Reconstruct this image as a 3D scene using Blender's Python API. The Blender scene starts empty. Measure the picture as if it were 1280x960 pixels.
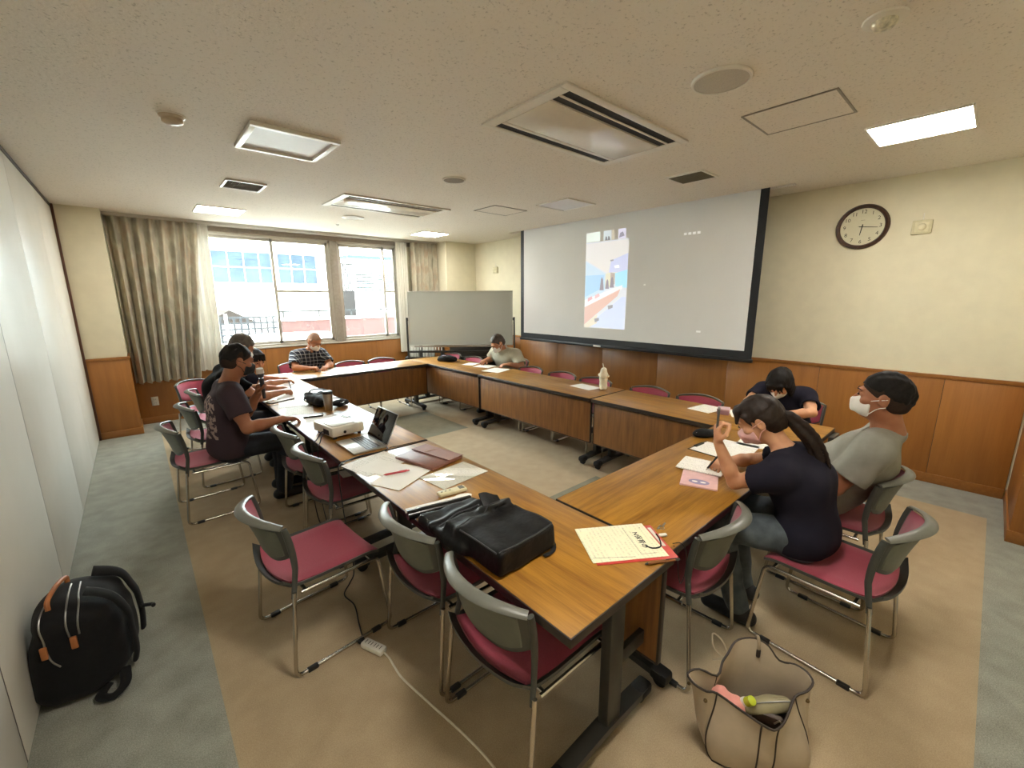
import bpy, bmesh, math, random
import numpy as np
from mathutils import Matrix, Vector, Euler
random.seed(7)
C = bpy.context.scene.collection
PI = math.pi

def srgb(h):
    h = h.lstrip('#')
    out = []
    for i in (0, 2, 4):
        c = int(h[i:i+2], 16) / 255
        out.append(c/12.92 if c <= .04045 else ((c+.055)/1.055)**2.4)
    return tuple(out) + (1.0,)

# ------------------------------------------------------------------ materials
class NT:
    """small helper around a node tree"""
    def __init__(s, name):
        s.m = bpy.data.materials.new(name); s.m.use_nodes = True
        s.t = s.m.node_tree; s.n = s.t.nodes; s.l = s.t.links
        s.b = s.n['Principled BSDF']; s.out = s.n['Material Output']
    def node(s, kind, **kw):
        x = s.n.new(kind)
        for k, v in kw.items():
            if k.startswith('i_'):
                x.inputs[k[2:].replace('_', ' ')].default_value = v
            else:
                setattr(x, k, v)
        return x
    def link(s, a, b): s.l.new(a, b)
    def obj(s): return s.node('ShaderNodeTexCoord').outputs['Object']
    def mapped(s, scale=(1, 1, 1), rot=(0, 0, 0), loc=(0, 0, 0)):
        mp = s.node('ShaderNodeMapping')
        mp.inputs['Scale'].default_value = scale
        mp.inputs['Rotation'].default_value = rot
        mp.inputs['Location'].default_value = loc
        s.link(s.obj(), mp.inputs[0]); return mp.outputs[0]
    def noise(s, scale, detail=2, vec=None, rough=.5):
        x = s.node('ShaderNodeTexNoise'); x.inputs['Scale'].default_value = scale
        x.inputs['Detail'].default_value = detail; x.inputs['Roughness'].default_value = rough
        s.link(vec if vec else s.obj(), x.inputs['Vector']); return x.outputs['Fac']
    def ramp(s, fac, stops):
        r = s.node('ShaderNodeValToRGB'); e = r.color_ramp.elements
        while len(e) < len(stops): e.new(.5)
        for el, (p, c) in zip(e, stops): el.position = p; el.color = c
        s.link(fac, r.inputs[0]); return r.outputs[0]
    def mix(s, fac, a, b, blend='MIX'):
        x = s.node('ShaderNodeMix', data_type='RGBA', blend_type=blend)
        for sock, val in ((x.inputs['Factor'], fac), (x.inputs[6], a), (x.inputs[7], b)):
            if isinstance(val, (int, float, tuple)): sock.default_value = val
            else: s.link(val, sock)
        return x.outputs[2]
    def math(s, op, a, b=0.0, c=0.0):
        x = s.node('ShaderNodeMath', operation=op)
        for i, v in enumerate((a, b, c)):
            if isinstance(v, (int, float)): x.inputs[i].default_value = v
            else: s.link(v, x.inputs[i])
        return x.outputs[0]
    def xyz(s, vec=None):
        x = s.node('ShaderNodeSeparateXYZ'); s.link(vec if vec else s.obj(), x.inputs[0]); return x.outputs
    def bump(s, h, strength=.3, dist=.002):
        x = s.node('ShaderNodeBump'); x.inputs['Strength'].default_value = strength
        x.inputs['Distance'].default_value = dist
        s.link(h, x.inputs['Height']); s.link(x.outputs[0], s.b.inputs['Normal'])
    def col(s, c):
        if isinstance(c, tuple): s.b.inputs['Base Color'].default_value = c
        else: s.link(c, s.b.inputs['Base Color'])
    def pr(s, rough=.5, metal=0, spec=.5, coat=0, coatr=.1, sheen=0):
        b = s.b.inputs
        b['Roughness'].default_value = rough; b['Metallic'].default_value = metal
        b['Specular IOR Level'].default_value = spec; b['Coat Weight'].default_value = coat
        b['Coat Roughness'].default_value = coatr; b['Sheen Weight'].default_value = sheen
        return s.m

def plain(name, c, rough=.5, metal=0, spec=.5, var=.08, vscale=30, bump=0, bscale=200, bdist=.001, coat=0, sheen=0):
    t = NT(name); c = srgb(c) if isinstance(c, str) else c
    lo = tuple(x*(1-var) for x in c[:3]) + (1,); hi = tuple(min(1, x*(1+var)) for x in c[:3]) + (1,)
    t.col(t.ramp(t.noise(vscale, 3), [(.3, lo), (.7, hi)]))
    if bump: t.bump(t.noise(bscale, 2), bump, bdist)
    return t.pr(rough, metal, spec, coat, sheen=sheen)

def wood(name, dark, light, scale=1.0, rough=.35, spec=.5, coat=0, axis='X', ring=1.0):
    t = NT(name)
    sc = {'X': (1.2, 14, 14), 'Y': (14, 1.2, 14), 'Z': (14, 14, 1.2)}[axis]
    v = t.mapped(tuple(a*scale for a in sc))
    n1 = t.noise(2.2, 5, v, .6)
    sc2 = {'X': (2.5, 160, 160), 'Y': (160, 2.5, 160), 'Z': (160, 160, 2.5)}[axis]
    n2 = t.noise(1.5, 3, t.mapped(sc2), .6)
    mixf = t.math('ADD', t.math('MULTIPLY', n1, .7), t.math('MULTIPLY', n2, .3))
    t.col(t.ramp(mixf, [(.36, srgb(dark)), (.62, srgb(light))]))
    t.bump(n2, .06, .0006)
    return t.pr(rough, 0, spec, coat)

def emis(name, c, strength):
    t = NT(name); c = srgb(c) if isinstance(c, str) else c
    t.col(c); t.b.inputs['Emission Color'].default_value = c
    t.b.inputs['Emission Strength'].default_value = strength
    return t.pr(.5)

M = {}
M['tabletop'] = wood('oak_tabletop', '#7c5119', '#a9792c', rough=.34, spec=.5)
M['edge'] = plain('dark_table_edge', '#2c221b', .45)
M['panelwood'] = wood('oak_modesty_panel', '#6d4520', '#8d5f2e', rough=.45, axis='Z')
M['wainscot'] = wood('brown_wainscot', '#94602b', '#a46c32', rough=.4, axis='Z', scale=.5)
M['railwood'] = wood('brown_rail', '#8a5826', '#9a6630', rough=.38, axis='X')
M['chrome'] = plain('brushed_chrome', '#c9c4bb', .22, 1, var=.03)
M['steel'] = plain('brushed_steel', '#b0aaa0', .3, 1, var=.05)
M['chairsheen'] = plain('sheen_lit_chair_plastic', '#66675f', .38, var=.05, bump=.1, bscale=500)  # paler copy of the chair plastic, window light painted in
M['chairdark'] = plain('dark_chair_plastic', '#43443f', .42, var=.05)
M['chairpanel'] = plain('greenish_grey_back_panel', '#64665a', .5, var=.06, bump=.2, bscale=700)
M['red'] = plain('crimson_fabric', '#98354a', .85, var=.12, vscale=300, bump=.4, bscale=900, sheen=.25)
M['blackplastic'] = plain('black_plastic', '#191919', .45, var=.1)
M['legdark'] = plain('dark_table_leg', '#34332f', .4, var=.06)
M['rubber'] = plain('black_rubber', '#141414', .7)
M['white'] = plain('white_plastic', '#dcd8cd', .4, var=.03)
M['paper'] = plain('white_paper', '#f0eee8', .8, var=.02, vscale=8)
M['black'] = plain('black_fabric', '#0f0f11', .8, spec=.3, var=.25, vscale=60, bump=.4, bscale=600, sheen=.05)
M['blacknylon'] = plain('black_nylon', '#09090a', .55, spec=.28, var=.3, vscale=25, bump=.6, bscale=28, bdist=.006)
M['leather_tan'] = plain('tan_leather', '#a8683a', .5, var=.15)
M['zip'] = plain('zip_metal', '#8b8b88', .35, .8)
M['cream'] = None

def wallpaper(name, c):
    t = NT(name); c = srgb(c)
    d = tuple(x*.94 for x in c[:3]) + (1,)
    t.col(t.ramp(t.noise(9, 4), [(.3, d), (.7, c)]))
    v = t.mapped((30, 30, 90)); t.bump(t.noise(2, 3, v), .35, .002)
    return t.pr(.8, spec=.3)
M['cream'] = wallpaper('cream_wallpaper', '#dbd3b9')

def ceilmat():
    t = NT('speckled_ceiling_board')
    n = t.noise(75, 3, None, .6)
    c = t.ramp(n, [(.3, srgb('#b9b1a4')), (.41, srgb('#ded6ca')), (1, srgb('#e2dacf'))])
    t.col(c); t.bump(t.noise(60, 3), .6, .004)
    return t.pr(.9, spec=.2)
M['ceiling'] = ceilmat()

def carpet(name, a, b):
    t = NT(name)
    n = t.math('ADD', t.math('MULTIPLY', t.noise(220, 2), .65), t.math('MULTIPLY', t.noise(9, 3), .35))
    t.col(t.ramp(n, [(.32, srgb(a)), (.68, srgb(b))]))
    t.bump(t.noise(260, 2), .5, .003)
    return t.pr(.95, spec=.15, sheen=.1)
M['carpet_grey'] = carpet('grey_carpet', '#77786f', '#a6a79c')
M['carpet_beige'] = carpet('beige_carpet', '#a08c70', '#b8a587')
M['carpet_green'] = carpet('grey_green_carpet_tiles', '#74715f', '#8b8876')

def partition():
    t = NT('off_white_partition_laminate')
    t.col(t.ramp(t.noise(3, 3), [(.3, srgb('#d3cfc4')), (.7, srgb('#d9d5cb'))]))
    return t.pr(.42, spec=.22)
M['partition'] = partition()

def curtainmat():
    t = NT('mottled_curtain_fabric')
    v = t.mapped((7, 1, 2.2))
    c1 = t.ramp(t.noise(1.5, 3, v), [(.35, srgb('#8f8a78')), (.5, srgb('#aca48f')), (.62, srgb('#a2927c')), (.72, srgb('#908f7d'))])
    t.col(c1); t.bump(t.noise(400, 2), .3, .001)
    m = t.pr(.9, spec=.2, sheen=.2)
    tr = t.node('ShaderNodeBsdfTranslucent'); t.link(c1, tr.inputs['Color'])
    mx = t.node('ShaderNodeMixShader'); mx.inputs[0].default_value = .02
    t.link(t.b.outputs[0], mx.inputs[1]); t.link(tr.outputs[0], mx.inputs[2]); t.link(mx.outputs[0], t.out.inputs[0])
    return m
M['curtain'] = curtainmat()

def sheer():
    t = NT('white_sheer_fabric'); t.col(srgb('#d9d5ca')); t.pr(.9, spec=.1)
    tl = t.node('ShaderNodeBsdfTranslucent'); tl.inputs['Color'].default_value = srgb('#efece2')
    tp = t.node('ShaderNodeBsdfTransparent')
    m1 = t.node('ShaderNodeMixShader'); m1.inputs[0].default_value = .025
    t.link(t.b.outputs[0], m1.inputs[1]); t.link(tl.outputs[0], m1.inputs[2])
    m2 = t.node('ShaderNodeMixShader')
    n = t.noise(700, 1)
    t.link(t.math('MULTIPLY_ADD', n, .012, .002), m2.inputs[0])
    t.link(m1.outputs[0], m2.inputs[1]); t.link(tp.outputs[0], m2.inputs[2]); t.link(m2.outputs[0], t.out.inputs[0])
    return t.m
M['sheer'] = sheer()

def glass(name, tint='#f2f6f4', refl=.07, fr=.6):
    t = NT(name)
    tp = t.node('ShaderNodeBsdfTransparent'); tp.inputs[0].default_value = srgb(tint)
    gl = t.node('ShaderNodeBsdfGlossy'); gl.inputs['Roughness'].default_value = .02
    lw = t.node('ShaderNodeLayerWeight'); lw.inputs[0].default_value = .35
    mx = t.node('ShaderNodeMixShader')
    t.link(t.math('MULTIPLY_ADD', lw.outputs['Fresnel'], fr, refl*.3), mx.inputs[0])
    t.link(tp.outputs[0], mx.inputs[1]); t.link(gl.outputs[0], mx.inputs[2]); t.link(mx.outputs[0], t.out.inputs[0])
    return t.m
M['glass'] = glass('window_glass')
M['clearfilm'] = glass('clear_plastic_film', '#fbfbf9', .05, .12)
M['alu'] = plain('aluminium_frame', '#bdb6ab', .4, .2, var=.03)

def printed(name, base='#f0eee8', ink='#6a675f', rows=70, margin=.88):
    """paper with faint rows of printed text"""
    t = NT(name)
    x, y, z = t.xyz()
    row = t.math('FRACT', t.math('MULTIPLY', x, rows))
    band = t.math('LESS_THAN', row, .45)
    v = t.mapped((60, 260, 1))
    word = t.math('GREATER_THAN', t.noise(1, 2, v), .52)
    para = t.math('GREATER_THAN', t.noise(1, 1, t.mapped((22, 9, 1))), .42)
    f = t.math('MULTIPLY', t.math('MULTIPLY', band, word), t.math('MULTIPLY', para, .42))
    t.col(t.mix(f, srgb(base), srgb(ink)))
    return t.pr(.75, spec=.3)
M['printed'] = printed('printed_sheet')
M['printed2'] = printed('printed_sheet_dense', '#f1efe8', '#8a877f', 95)

# ------------------------------------------------------------------ mesh builder
def fillet(pts, r, n=5):
    pts = [np.array(p, float) for p in pts]; out = [pts[0]]
    for i in range(1, len(pts)-1):
        a, b, c = pts[i-1], pts[i], pts[i+1]
        u = a-b; w = c-b; lu, lw = np.linalg.norm(u), np.linalg.norm(w)
        d = min(r, lu*.49, lw*.49)
        p0 = b+u/lu*d; p2 = b+w/lw*d
        for k in range(n+1):
            s = k/n; out.append((1-s)**2*p0 + 2*s*(1-s)*b + s*s*p2)
    out.append(pts[-1]); return out

def smooth_path(pts, n=8):
    """Catmull-Rom through points"""
    P = [np.array(p, float) for p in pts]; P = [2*P[0]-P[1]] + P + [2*P[-1]-P[-2]]; out = []
    for i in range(1, len(P)-2):
        for k in range(n):
            s = k/n; a, b, c, d = P[i-1:i+3]
            out.append(.5*((2*b)+(-a+c)*s+(2*a-5*b+4*c-d)*s*s+(-a+3*b-3*c+d)*s**3))
    out.append(P[-2]); return out

class MB:
    def __init__(s): s.v = []; s.f = []; s.mi = []; s.sm = []; s.cut = []
    def add(s, V, F, mi=0, smooth=False, T=None):
        o = len(s.v); s.cut.append((o, len(s.f)))
        if T is not None: V = [tuple(T @ Vector(v)) for v in V]
        s.v += [tuple(map(float, v)) for v in V]
        s.f += [tuple(i+o for i in f) for f in F]
        s.mi += [mi]*len(F); s.sm += [smooth]*len(F); return s
    def bm(s, bm, mi=0, smooth=False, T=None):
        bm.verts.index_update()
        s.add([v.co[:] for v in bm.verts], [[v.index for v in f.verts] for f in bm.faces], mi, smooth, T); bm.free(); return s
    def box(s, c, d, bev=0, seg=2, mi=0, T=None, rz=0):
        bm = bmesh.new(); bmesh.ops.create_cube(bm, size=1)
        bmesh.ops.scale(bm, vec=d, verts=bm.verts)
        if bev: bmesh.ops.bevel(bm, geom=bm.edges[:], offset=min(bev, min(d)*.49), segments=seg, affect='EDGES', profile=.5)
        if rz: bmesh.ops.rotate(bm, cent=(0, 0, 0), matrix=Matrix.Rotation(rz, 3, 'Z'), verts=bm.verts)
        bmesh.ops.translate(bm, vec=c, verts=bm.verts)
        return s.bm(bm, mi, bool(bev), T)
    def b2(s, lo, hi, bev=0, mi=0, T=None):
        return s.box([(a+b)/2 for a, b in zip(lo, hi)], [b-a for a, b in zip(lo, hi)], bev, 2, mi, T)
    def tube(s, path, r, seg=8, mi=0, closed=False, T=None, flat=None):
        """sweep; r number or list; flat=(sx, sy, up) squashes the section"""
        P = [np.array(p, float) for p in path]; n = len(P); R = r if isinstance(r, (list, tuple)) else [r]*n
        tan = []
        for i in range(n):
            a = P[(i-1) % n] if closed or i else P[i]; b = P[(i+1) % n] if closed or i < n-1 else P[i]
            t = b-a; tan.append(t/(np.linalg.norm(t)+1e-12))
        up = np.array(flat[2] if flat else (0, 0, 1.), float)
        if not flat and abs(tan[0] @ up) > .9: up = np.array((1., 0, 0))
        V = []; x = None
        for i in range(n):
            t = tan[i]
            if flat or x is None: x = np.cross(up, t)
            else: x = x - t*(x @ t)
            ln = np.linalg.norm(x)
            if ln < 1e-6: x = np.cross((1., 0, 0), t); ln = np.linalg.norm(x)
            x = x/ln; y = np.cross(t, x)
            sx, sy = (flat[0], flat[1]) if flat else (1, 1)
            for k in range(seg):
                a = 2*PI*k/seg; V.append(P[i] + R[i]*(sx*math.cos(a)*x + sy*math.sin(a)*y))
        F = []
        for i in range(n if closed else n-1):
            j = (i+1) % n
            for k in range(seg):
                l = (k+1) % seg; F.append((i*seg+k, i*seg+l, j*seg+l, j*seg+k))
        if not closed:
            F.append(tuple(range(seg))[::-1]); F.append(tuple((n-1)*seg+k for k in range(seg)))
        return s.add(V, F, mi, True, T)
    def lathe(s, prof, seg=24, mi=0, T=None, smooth=True):
        V = []; F = []
        for r, z in prof:
            for k in range(seg):
                a = 2*PI*k/seg; V.append((r*math.cos(a), r*math.sin(a), z))
        for i in range(len(prof)-1):
            for k in range(seg):
                l = (k+1) % seg; F.append((i*seg+k, i*seg+l, (i+1)*seg+l, (i+1)*seg+k))
        F.append(tuple(range(seg))[::-1]); F.append(tuple((len(prof)-1)*seg+k for k in range(seg)))
        return s.add(V, F, mi, smooth, T)
    def ball(s, c, r, seg=12, mi=0, T=None):
        r = (r, r, r) if isinstance(r, (int, float)) else r
        bm = bmesh.new(); bmesh.ops.create_uvsphere(bm, u_segments=seg, v_segments=max(6, seg//2+2), radius=1)
        bmesh.ops.scale(bm, vec=r, verts=bm.verts); bmesh.ops.translate(bm, vec=c, verts=bm.verts)
        return s.bm(bm, mi, True, T)
    def prism(s, poly, z0, z1, mi=0, T=None):
        n = len(poly)
        V = [(x, y, z0) for x, y in poly] + [(x, y, z1) for x, y in poly]
        F = [tuple(range(n))[::-1], tuple(range(n, 2*n))] + [(i, (i+1) % n, n+(i+1) % n, n+i) for i in range(n)]
        return s.add(V, F, mi, False, T)
    def slab(s, fn, nu, nv, th, mi=0, T=None):
        """closed curved slab: fn(u,v)->(point, normal), thickness th both sides total"""
        A = []; B = []
        for j in range(nv+1):
            for i in range(nu+1):
                p, n = fn(i/nu, j/nv); p = np.array(p, float); n = np.array(n, float)
                t = th(i/nu, j/nv) if callable(th) else (th/2, th/2)
                A.append(p+n*t[0]); B.append(p-n*t[1])
        N = len(A); w = nu+1; F = []
        for j in range(nv):
            for i in range(nu):
                a = j*w+i; F.append((a, a+1, a+w+1, a+w)); F.append((N+a, N+a+w, N+a+w+1, N+a+1))
        rim = [i for i in range(w)] + [j*w+nu for j in range(1, nv+1)] + [nv*w+i for i in range(nu-1, -1, -1)] + [j*w for j in range(nv-1, 0, -1)]
        for k in range(len(rim)):
            a, b = rim[k], rim[(k+1) % len(rim)]; F.append((a, N+a, N+b, b))
        return s.add(A+B, F, mi, True, T)
    def each(s, name, mats, parent=None):
        """one object per added piece"""
        out = []; ends = s.cut[1:]+[(len(s.v), len(s.f))]
        for (v0, f0), (v1, f1) in zip(s.cut, ends):
            q = MB(); q.v = s.v[v0:v1]; q.f = [tuple(i-v0 for i in f) for f in s.f[f0:f1]]; q.mi = s.mi[f0:f1]; q.sm = s.sm[f0:f1]
            out.append(q.build(name, mats, parent))
        return out
    def build(s, name, mats, parent=None, loc=None, rot=None, auto=True):
        me = bpy.data.meshes.new(name)
        me.from_pydata(s.v, [], s.f)
        for m in (mats if isinstance(mats, (list, tuple)) else [mats]): me.materials.append(M[m] if isinstance(m, str) else m)
        me.polygons.foreach_set('material_index', s.mi)
        me.polygons.foreach_set('use_smooth', s.sm)
        me.update(); me.validate()
        bm = bmesh.new(); bm.from_mesh(me); bmesh.ops.recalc_face_normals(bm, faces=bm.faces); bm.to_mesh(me); bm.free()
        if auto and any(s.sm):
            try: me.set_sharp_from_angle(angle=math.radians(42))
            except Exception: pass
        o = bpy.data.objects.new(name, me); C.objects.link(o)
        if parent: o.parent = parent
        if loc is not None: o.location = loc
        if rot is not None: o.rotation_euler = rot
        return o

def tag(o, label, cat, group=None, kind=None):
    o['label'] = label; o['category'] = cat
    if group: o['group'] = group
    if kind: o['kind'] = kind
    return o
def thing(name, label, cat, loc=(0, 0, 0), rz=0, group=None):
    o = bpy.data.objects.new(name, None); C.objects.link(o)
    o.empty_display_size = .1; o.location = loc; o.rotation_euler = (0, 0, rz)
    return tag(o, label, cat, group)
def struct(name, mb, mats, parent=None):
    o = mb.build(name, mats, parent)
    if not parent: o['kind'] = 'structure'
    return o
KIDS = {}
def copy_tree(o, parent=None):
    c = o.copy(); C.objects.link(c)
    if parent: c.parent = parent; c.matrix_parent_inverse = o.matrix_parent_inverse
    for ch in list(o.children): copy_tree(ch, c)
    return c

def text_geo(txt, size=1.0, bold=0.0):
    cu = bpy.data.curves.new('txt', 'FONT'); cu.body = txt; cu.size = size
    cu.align_x = 'CENTER'; cu.align_y = 'CENTER'; cu.offset = bold; cu.resolution_u = 3
    ob = bpy.data.objects.new('txt', cu); C.objects.link(ob)
    dg = bpy.context.evaluated_depsgraph_get(); ev = ob.evaluated_get(dg); me = ev.to_mesh()
    V = [v.co[:] for v in me.vertices]; F = [tuple(p.vertices) for p in me.polygons]
    ev.to_mesh_clear(); bpy.data.objects.remove(ob); bpy.data.curves.remove(cu)
    return V, F

# ------------------------------------------------------------------ signed-distance modelling for soft, organic shapes
def unit(v):
    v = np.array(v, float); return v/(np.linalg.norm(v)+1e-12)

class SDF:
    FAR = .1
    def __init__(s, lo, hi, step):
        s.lo = np.array(lo, np.float32); s.h = step
        n = np.ceil((np.array(hi)-np.array(lo))/step).astype(int)+1
        s.n = n; s.ax = [s.lo[i]+np.arange(n[i], dtype=np.float32)*step for i in range(3)]
        s.D = np.full(n, s.FAR, np.float32)
    def _sub(s, lo, hi):
        sl = []; xs = []
        for i in range(3):
            a = max(0, int((lo[i]-s.lo[i])/s.h)); b = min(s.n[i], int((hi[i]-s.lo[i])/s.h)+2)
            if b <= a: return None, None
            sl.append(slice(a, b)); sh = [1, 1, 1]; sh[i] = -1; xs.append(s.ax[i][a:b].reshape(sh))
        return tuple(sl), xs
    def _put(s, sl, d, k, op):
        E = s.D[sl]
        if op == 'sub':
            s.D[sl] = np.maximum(E, -d) if k <= 0 else -s._smin(-E, d, k)
        else:
            s.D[sl] = np.minimum(E, d) if k <= 0 else s._smin(E, d, k)
    @staticmethod
    def _smin(a, b, k):
        h = np.clip(.5+.5*(b-a)/k, 0, 1); return b+(a-b)*h-k*h*(1-h)
    def cone(s, a, b, ra, rb, k=.015, op='add', clip=()):
        a = np.array(a, float); b = np.array(b, float); m = k+.03; R = max(ra, rb)+m
        sl, X = s._sub(np.minimum(a, b)-R, np.maximum(a, b)+R)
        if sl is None: return s
        ba = b-a; L = ba @ ba+1e-12
        p = [X[i]-np.float32(a[i]) for i in range(3)]
        t = np.clip((p[0]*ba[0]+p[1]*ba[1]+p[2]*ba[2])/L, 0, 1).astype(np.float32)
        d = np.sqrt((p[0]-t*ba[0])**2+(p[1]-t*ba[1])**2+(p[2]-t*ba[2])**2) - (ra+(rb-ra)*t)
        for (c, n) in clip:
            n = unit(n); d = np.maximum(d, (X[0]-c[0])*n[0]+(X[1]-c[1])*n[1]+(X[2]-c[2])*n[2])
        s._put(sl, d.astype(np.float32), k, op); return s
    def ell(s, c, r, k=.015, R=None, op='add', clip=()):
        """R rows = local axes"""
        c = np.array(c, float); r = np.array(r, float); m = k+.03; e = r.max()+m
        sl, X = s._sub(c-e, c+e)
        if sl is None: return s
        p = [X[i]-np.float32(c[i]) for i in range(3)]
        if R is not None: p = [p[0]*R[i][0]+p[1]*R[i][1]+p[2]*R[i][2] for i in range(3)]
        k0 = np.sqrt((p[0]/r[0])**2+(p[1]/r[1])**2+(p[2]/r[2])**2)
        k1 = np.sqrt((p[0]/r[0]**2)**2+(p[1]/r[1]**2)**2+(p[2]/r[2]**2)**2)+1e-6
        d = k0*(k0-1)/k1
        for (cc, n) in clip:
            n = unit(n); d = np.maximum(d, (X[0]-cc[0])*n[0]+(X[1]-cc[1])*n[1]+(X[2]-cc[2])*n[2])
        s._put(sl, d.astype(np.float32), k, op); return s
    def box(s, c, hd, rad=.01, k=.01, R=None, op='add'):
        c = np.array(c, float); hd = np.array(hd, float); e = np.linalg.norm(hd)+k+.03
        sl, X = s._sub(c-e, c+e)
        if sl is None: return s
        p = [X[i]-np.float32(c[i]) for i in range(3)]
        if R is not None: p = [p[0]*R[i][0]+p[1]*R[i][1]+p[2]*R[i][2] for i in range(3)]
        q = [np.abs(p[i])-(hd[i]-rad) for i in range(3)]
        d = np.sqrt(sum(np.maximum(x, 0)**2 for x in q)) + np.minimum(np.maximum(np.maximum(q[0], q[1]), q[2]), 0) - rad
        s._put(sl, d.astype(np.float32), k, op); return s
    def plane(s, c, n):
        """keep the side opposite to n"""
        n = unit(n); X = [s.ax[i].reshape([-1 if j == i else 1 for j in range(3)]) for i in range(3)]
        s.D = np.maximum(s.D, ((X[0]-c[0])*n[0]+(X[1]-c[1])*n[1]+(X[2]-c[2])*n[2]).astype(np.float32)); return s
    def wrinkle(s, amp, freq=45, seed=1):
        rg = np.random.RandomState(seed); X = [s.ax[i].reshape([-1 if j == i else 1 for j in range(3)]) for i in range(3)]
        tot = 0
        for k in range(5):
            w = rg.normal(size=3); w = w/np.linalg.norm(w)*freq*(.6+.35*k)
            ph = 1.5*np.sin(X[0]*w[1]*.4+X[1]*w[2]*.4+X[2]*w[0]*.4)
            tot = tot+np.sin(X[0]*w[0]+X[1]*w[1]+X[2]*w[2]+rg.rand()*6+ph)/(1+.5*k)
        s.D = s.D+np.float32(amp)*tot.astype(np.float32); return s
    def mesh(s):
        D = s.D.copy(); D[0] = D[-1] = s.FAR; D[:, 0] = D[:, -1] = s.FAR; D[:, :, 0] = D[:, :, -1] = s.FAR
        S = D < 0; n = [x-1 for x in D.shape]
        cs = [(i, j, k) for i in (0, 1) for j in (0, 1) for k in (0, 1)]
        cnt = sum(S[i:i+n[0], j:j+n[1], k:k+n[2]].astype(np.int8) for i, j, k in cs)
        act = (cnt > 0) & (cnt < 8); I, J, K = np.nonzero(act)
        idx = np.full(act.shape, -1, np.int64); idx[I, J, K] = np.arange(len(I))
        pos = np.zeros((len(I), 3)); num = np.zeros(len(I))
        for a in cs:
            for ax in range(3):
                if a[ax]: continue
                b = list(a); b[ax] = 1
                va = D[I+a[0], J+a[1], K+a[2]]; vb = D[I+b[0], J+b[1], K+b[2]]
                cr = (va < 0) != (vb < 0); t = np.where(cr, va/(va-vb+1e-20), 0)
                for q in range(3): pos[:, q] += cr*(a[q]+t*(b[q]-a[q]))
                num += cr
        V = (pos/num[:, None]+np.stack([I, J, K], 1))*s.h+s.lo
        F = []
        for ax in range(3):
            u, w = [(1, 2), (2, 0), (0, 1)][ax]
            A = [slice(None)]*3; B = [slice(None)]*3; A[ax] = slice(0, -1); B[ax] = slice(1, None)
            e = S[tuple(A)] != S[tuple(B)]
            P = np.stack(np.nonzero(e), 1)
            ok = (P[:, u] > 0) & (P[:, w] > 0) & (P[:, u] < D.shape[u]-1) & (P[:, w] < D.shape[w]-1); P = P[ok]
            ins = S[P[:, 0], P[:, 1], P[:, 2]]
            def cell(du, dw):
                Q = P.copy(); Q[:, u] -= du; Q[:, w] -= dw; return idx[Q[:, 0], Q[:, 1], Q[:, 2]]
            q = np.stack([cell(1, 1), cell(0, 1), cell(0, 0), cell(1, 0)], 1)
            q[~ins] = q[~ins][:, ::-1]; F.append(q)
        return V, np.concatenate(F) if F else np.zeros((0, 4), int)
    def val(s, p):
        q = np.clip((np.array(p)-s.lo)/s.h, 1, s.n-3); i = q.astype(int); f = q-i; v = 0
        for a in (0, 1):
            for b in (0, 1):
                for c in (0, 1):
                    v += s.D[i[0]+a, i[1]+b, i[2]+c]*(f[0] if a else 1-f[0])*(f[1] if b else 1-f[1])*(f[2] if c else 1-f[2])
        return v
    def surf(s, pts, off=.001):
        """move points onto the surface"""
        out = []
        for p in pts:
            p = np.array(p, float)
            for _ in range(14):
                e = s.h; g = np.array([s.val(p+np.eye(3)[k]*e)-s.val(p-np.eye(3)[k]*e) for k in range(3)])/(2*e)
                n = np.linalg.norm(g); 
                if n < 1e-3: break
                p = p-np.clip((s.val(p)-off), -.03, .03)*g/n*.8
            out.append(p)
        return out
    def build(s, name, mat, parent=None, origin=(0, 0, 0), relax=1):
        V, F = s.mesh(); V = V-np.array(origin)
        if relax and len(F):
            for _ in range(relax):
                acc = np.zeros_like(V); c = np.zeros(len(V))
                for a, b in ((0, 1), (1, 2), (2, 3), (3, 0)):
                    np.add.at(acc, F[:, a], V[F[:, b]]); np.add.at(c, F[:, a], 1)
                    np.add.at(acc, F[:, b], V[F[:, a]]); np.add.at(c, F[:, b], 1)
                V = V*.5+.5*acc/np.maximum(c, 1)[:, None]
        me = bpy.data.meshes.new(name)
        me.vertices.add(len(V)); me.vertices.foreach_set('co', V.astype(np.float32).ravel())
        me.loops.add(len(F)*4); me.loops.foreach_set('vertex_index', F.astype(np.int32).ravel())
        me.polygons.add(len(F)); me.polygons.foreach_set('loop_start', np.arange(len(F), dtype=np.int32)*4)
        me.polygons.foreach_set('use_smooth', np.ones(len(F), bool))
        me.update(calc_edges=True); me.validate()
        me.materials.append(M[mat] if isinstance(mat, str) else mat)
        o = bpy.data.objects.new(name, me); C.objects.link(o)
        if parent: o.parent = parent
        return o
# ================================================================== THE ROOM  (x to the screen wall, y to the windows, z up; metres)
XL, XR, YF, YW, ZC, YN = -.51, 5.18, 6.92, 7.42, 2.675, -.85
RAIL = .98
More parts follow.
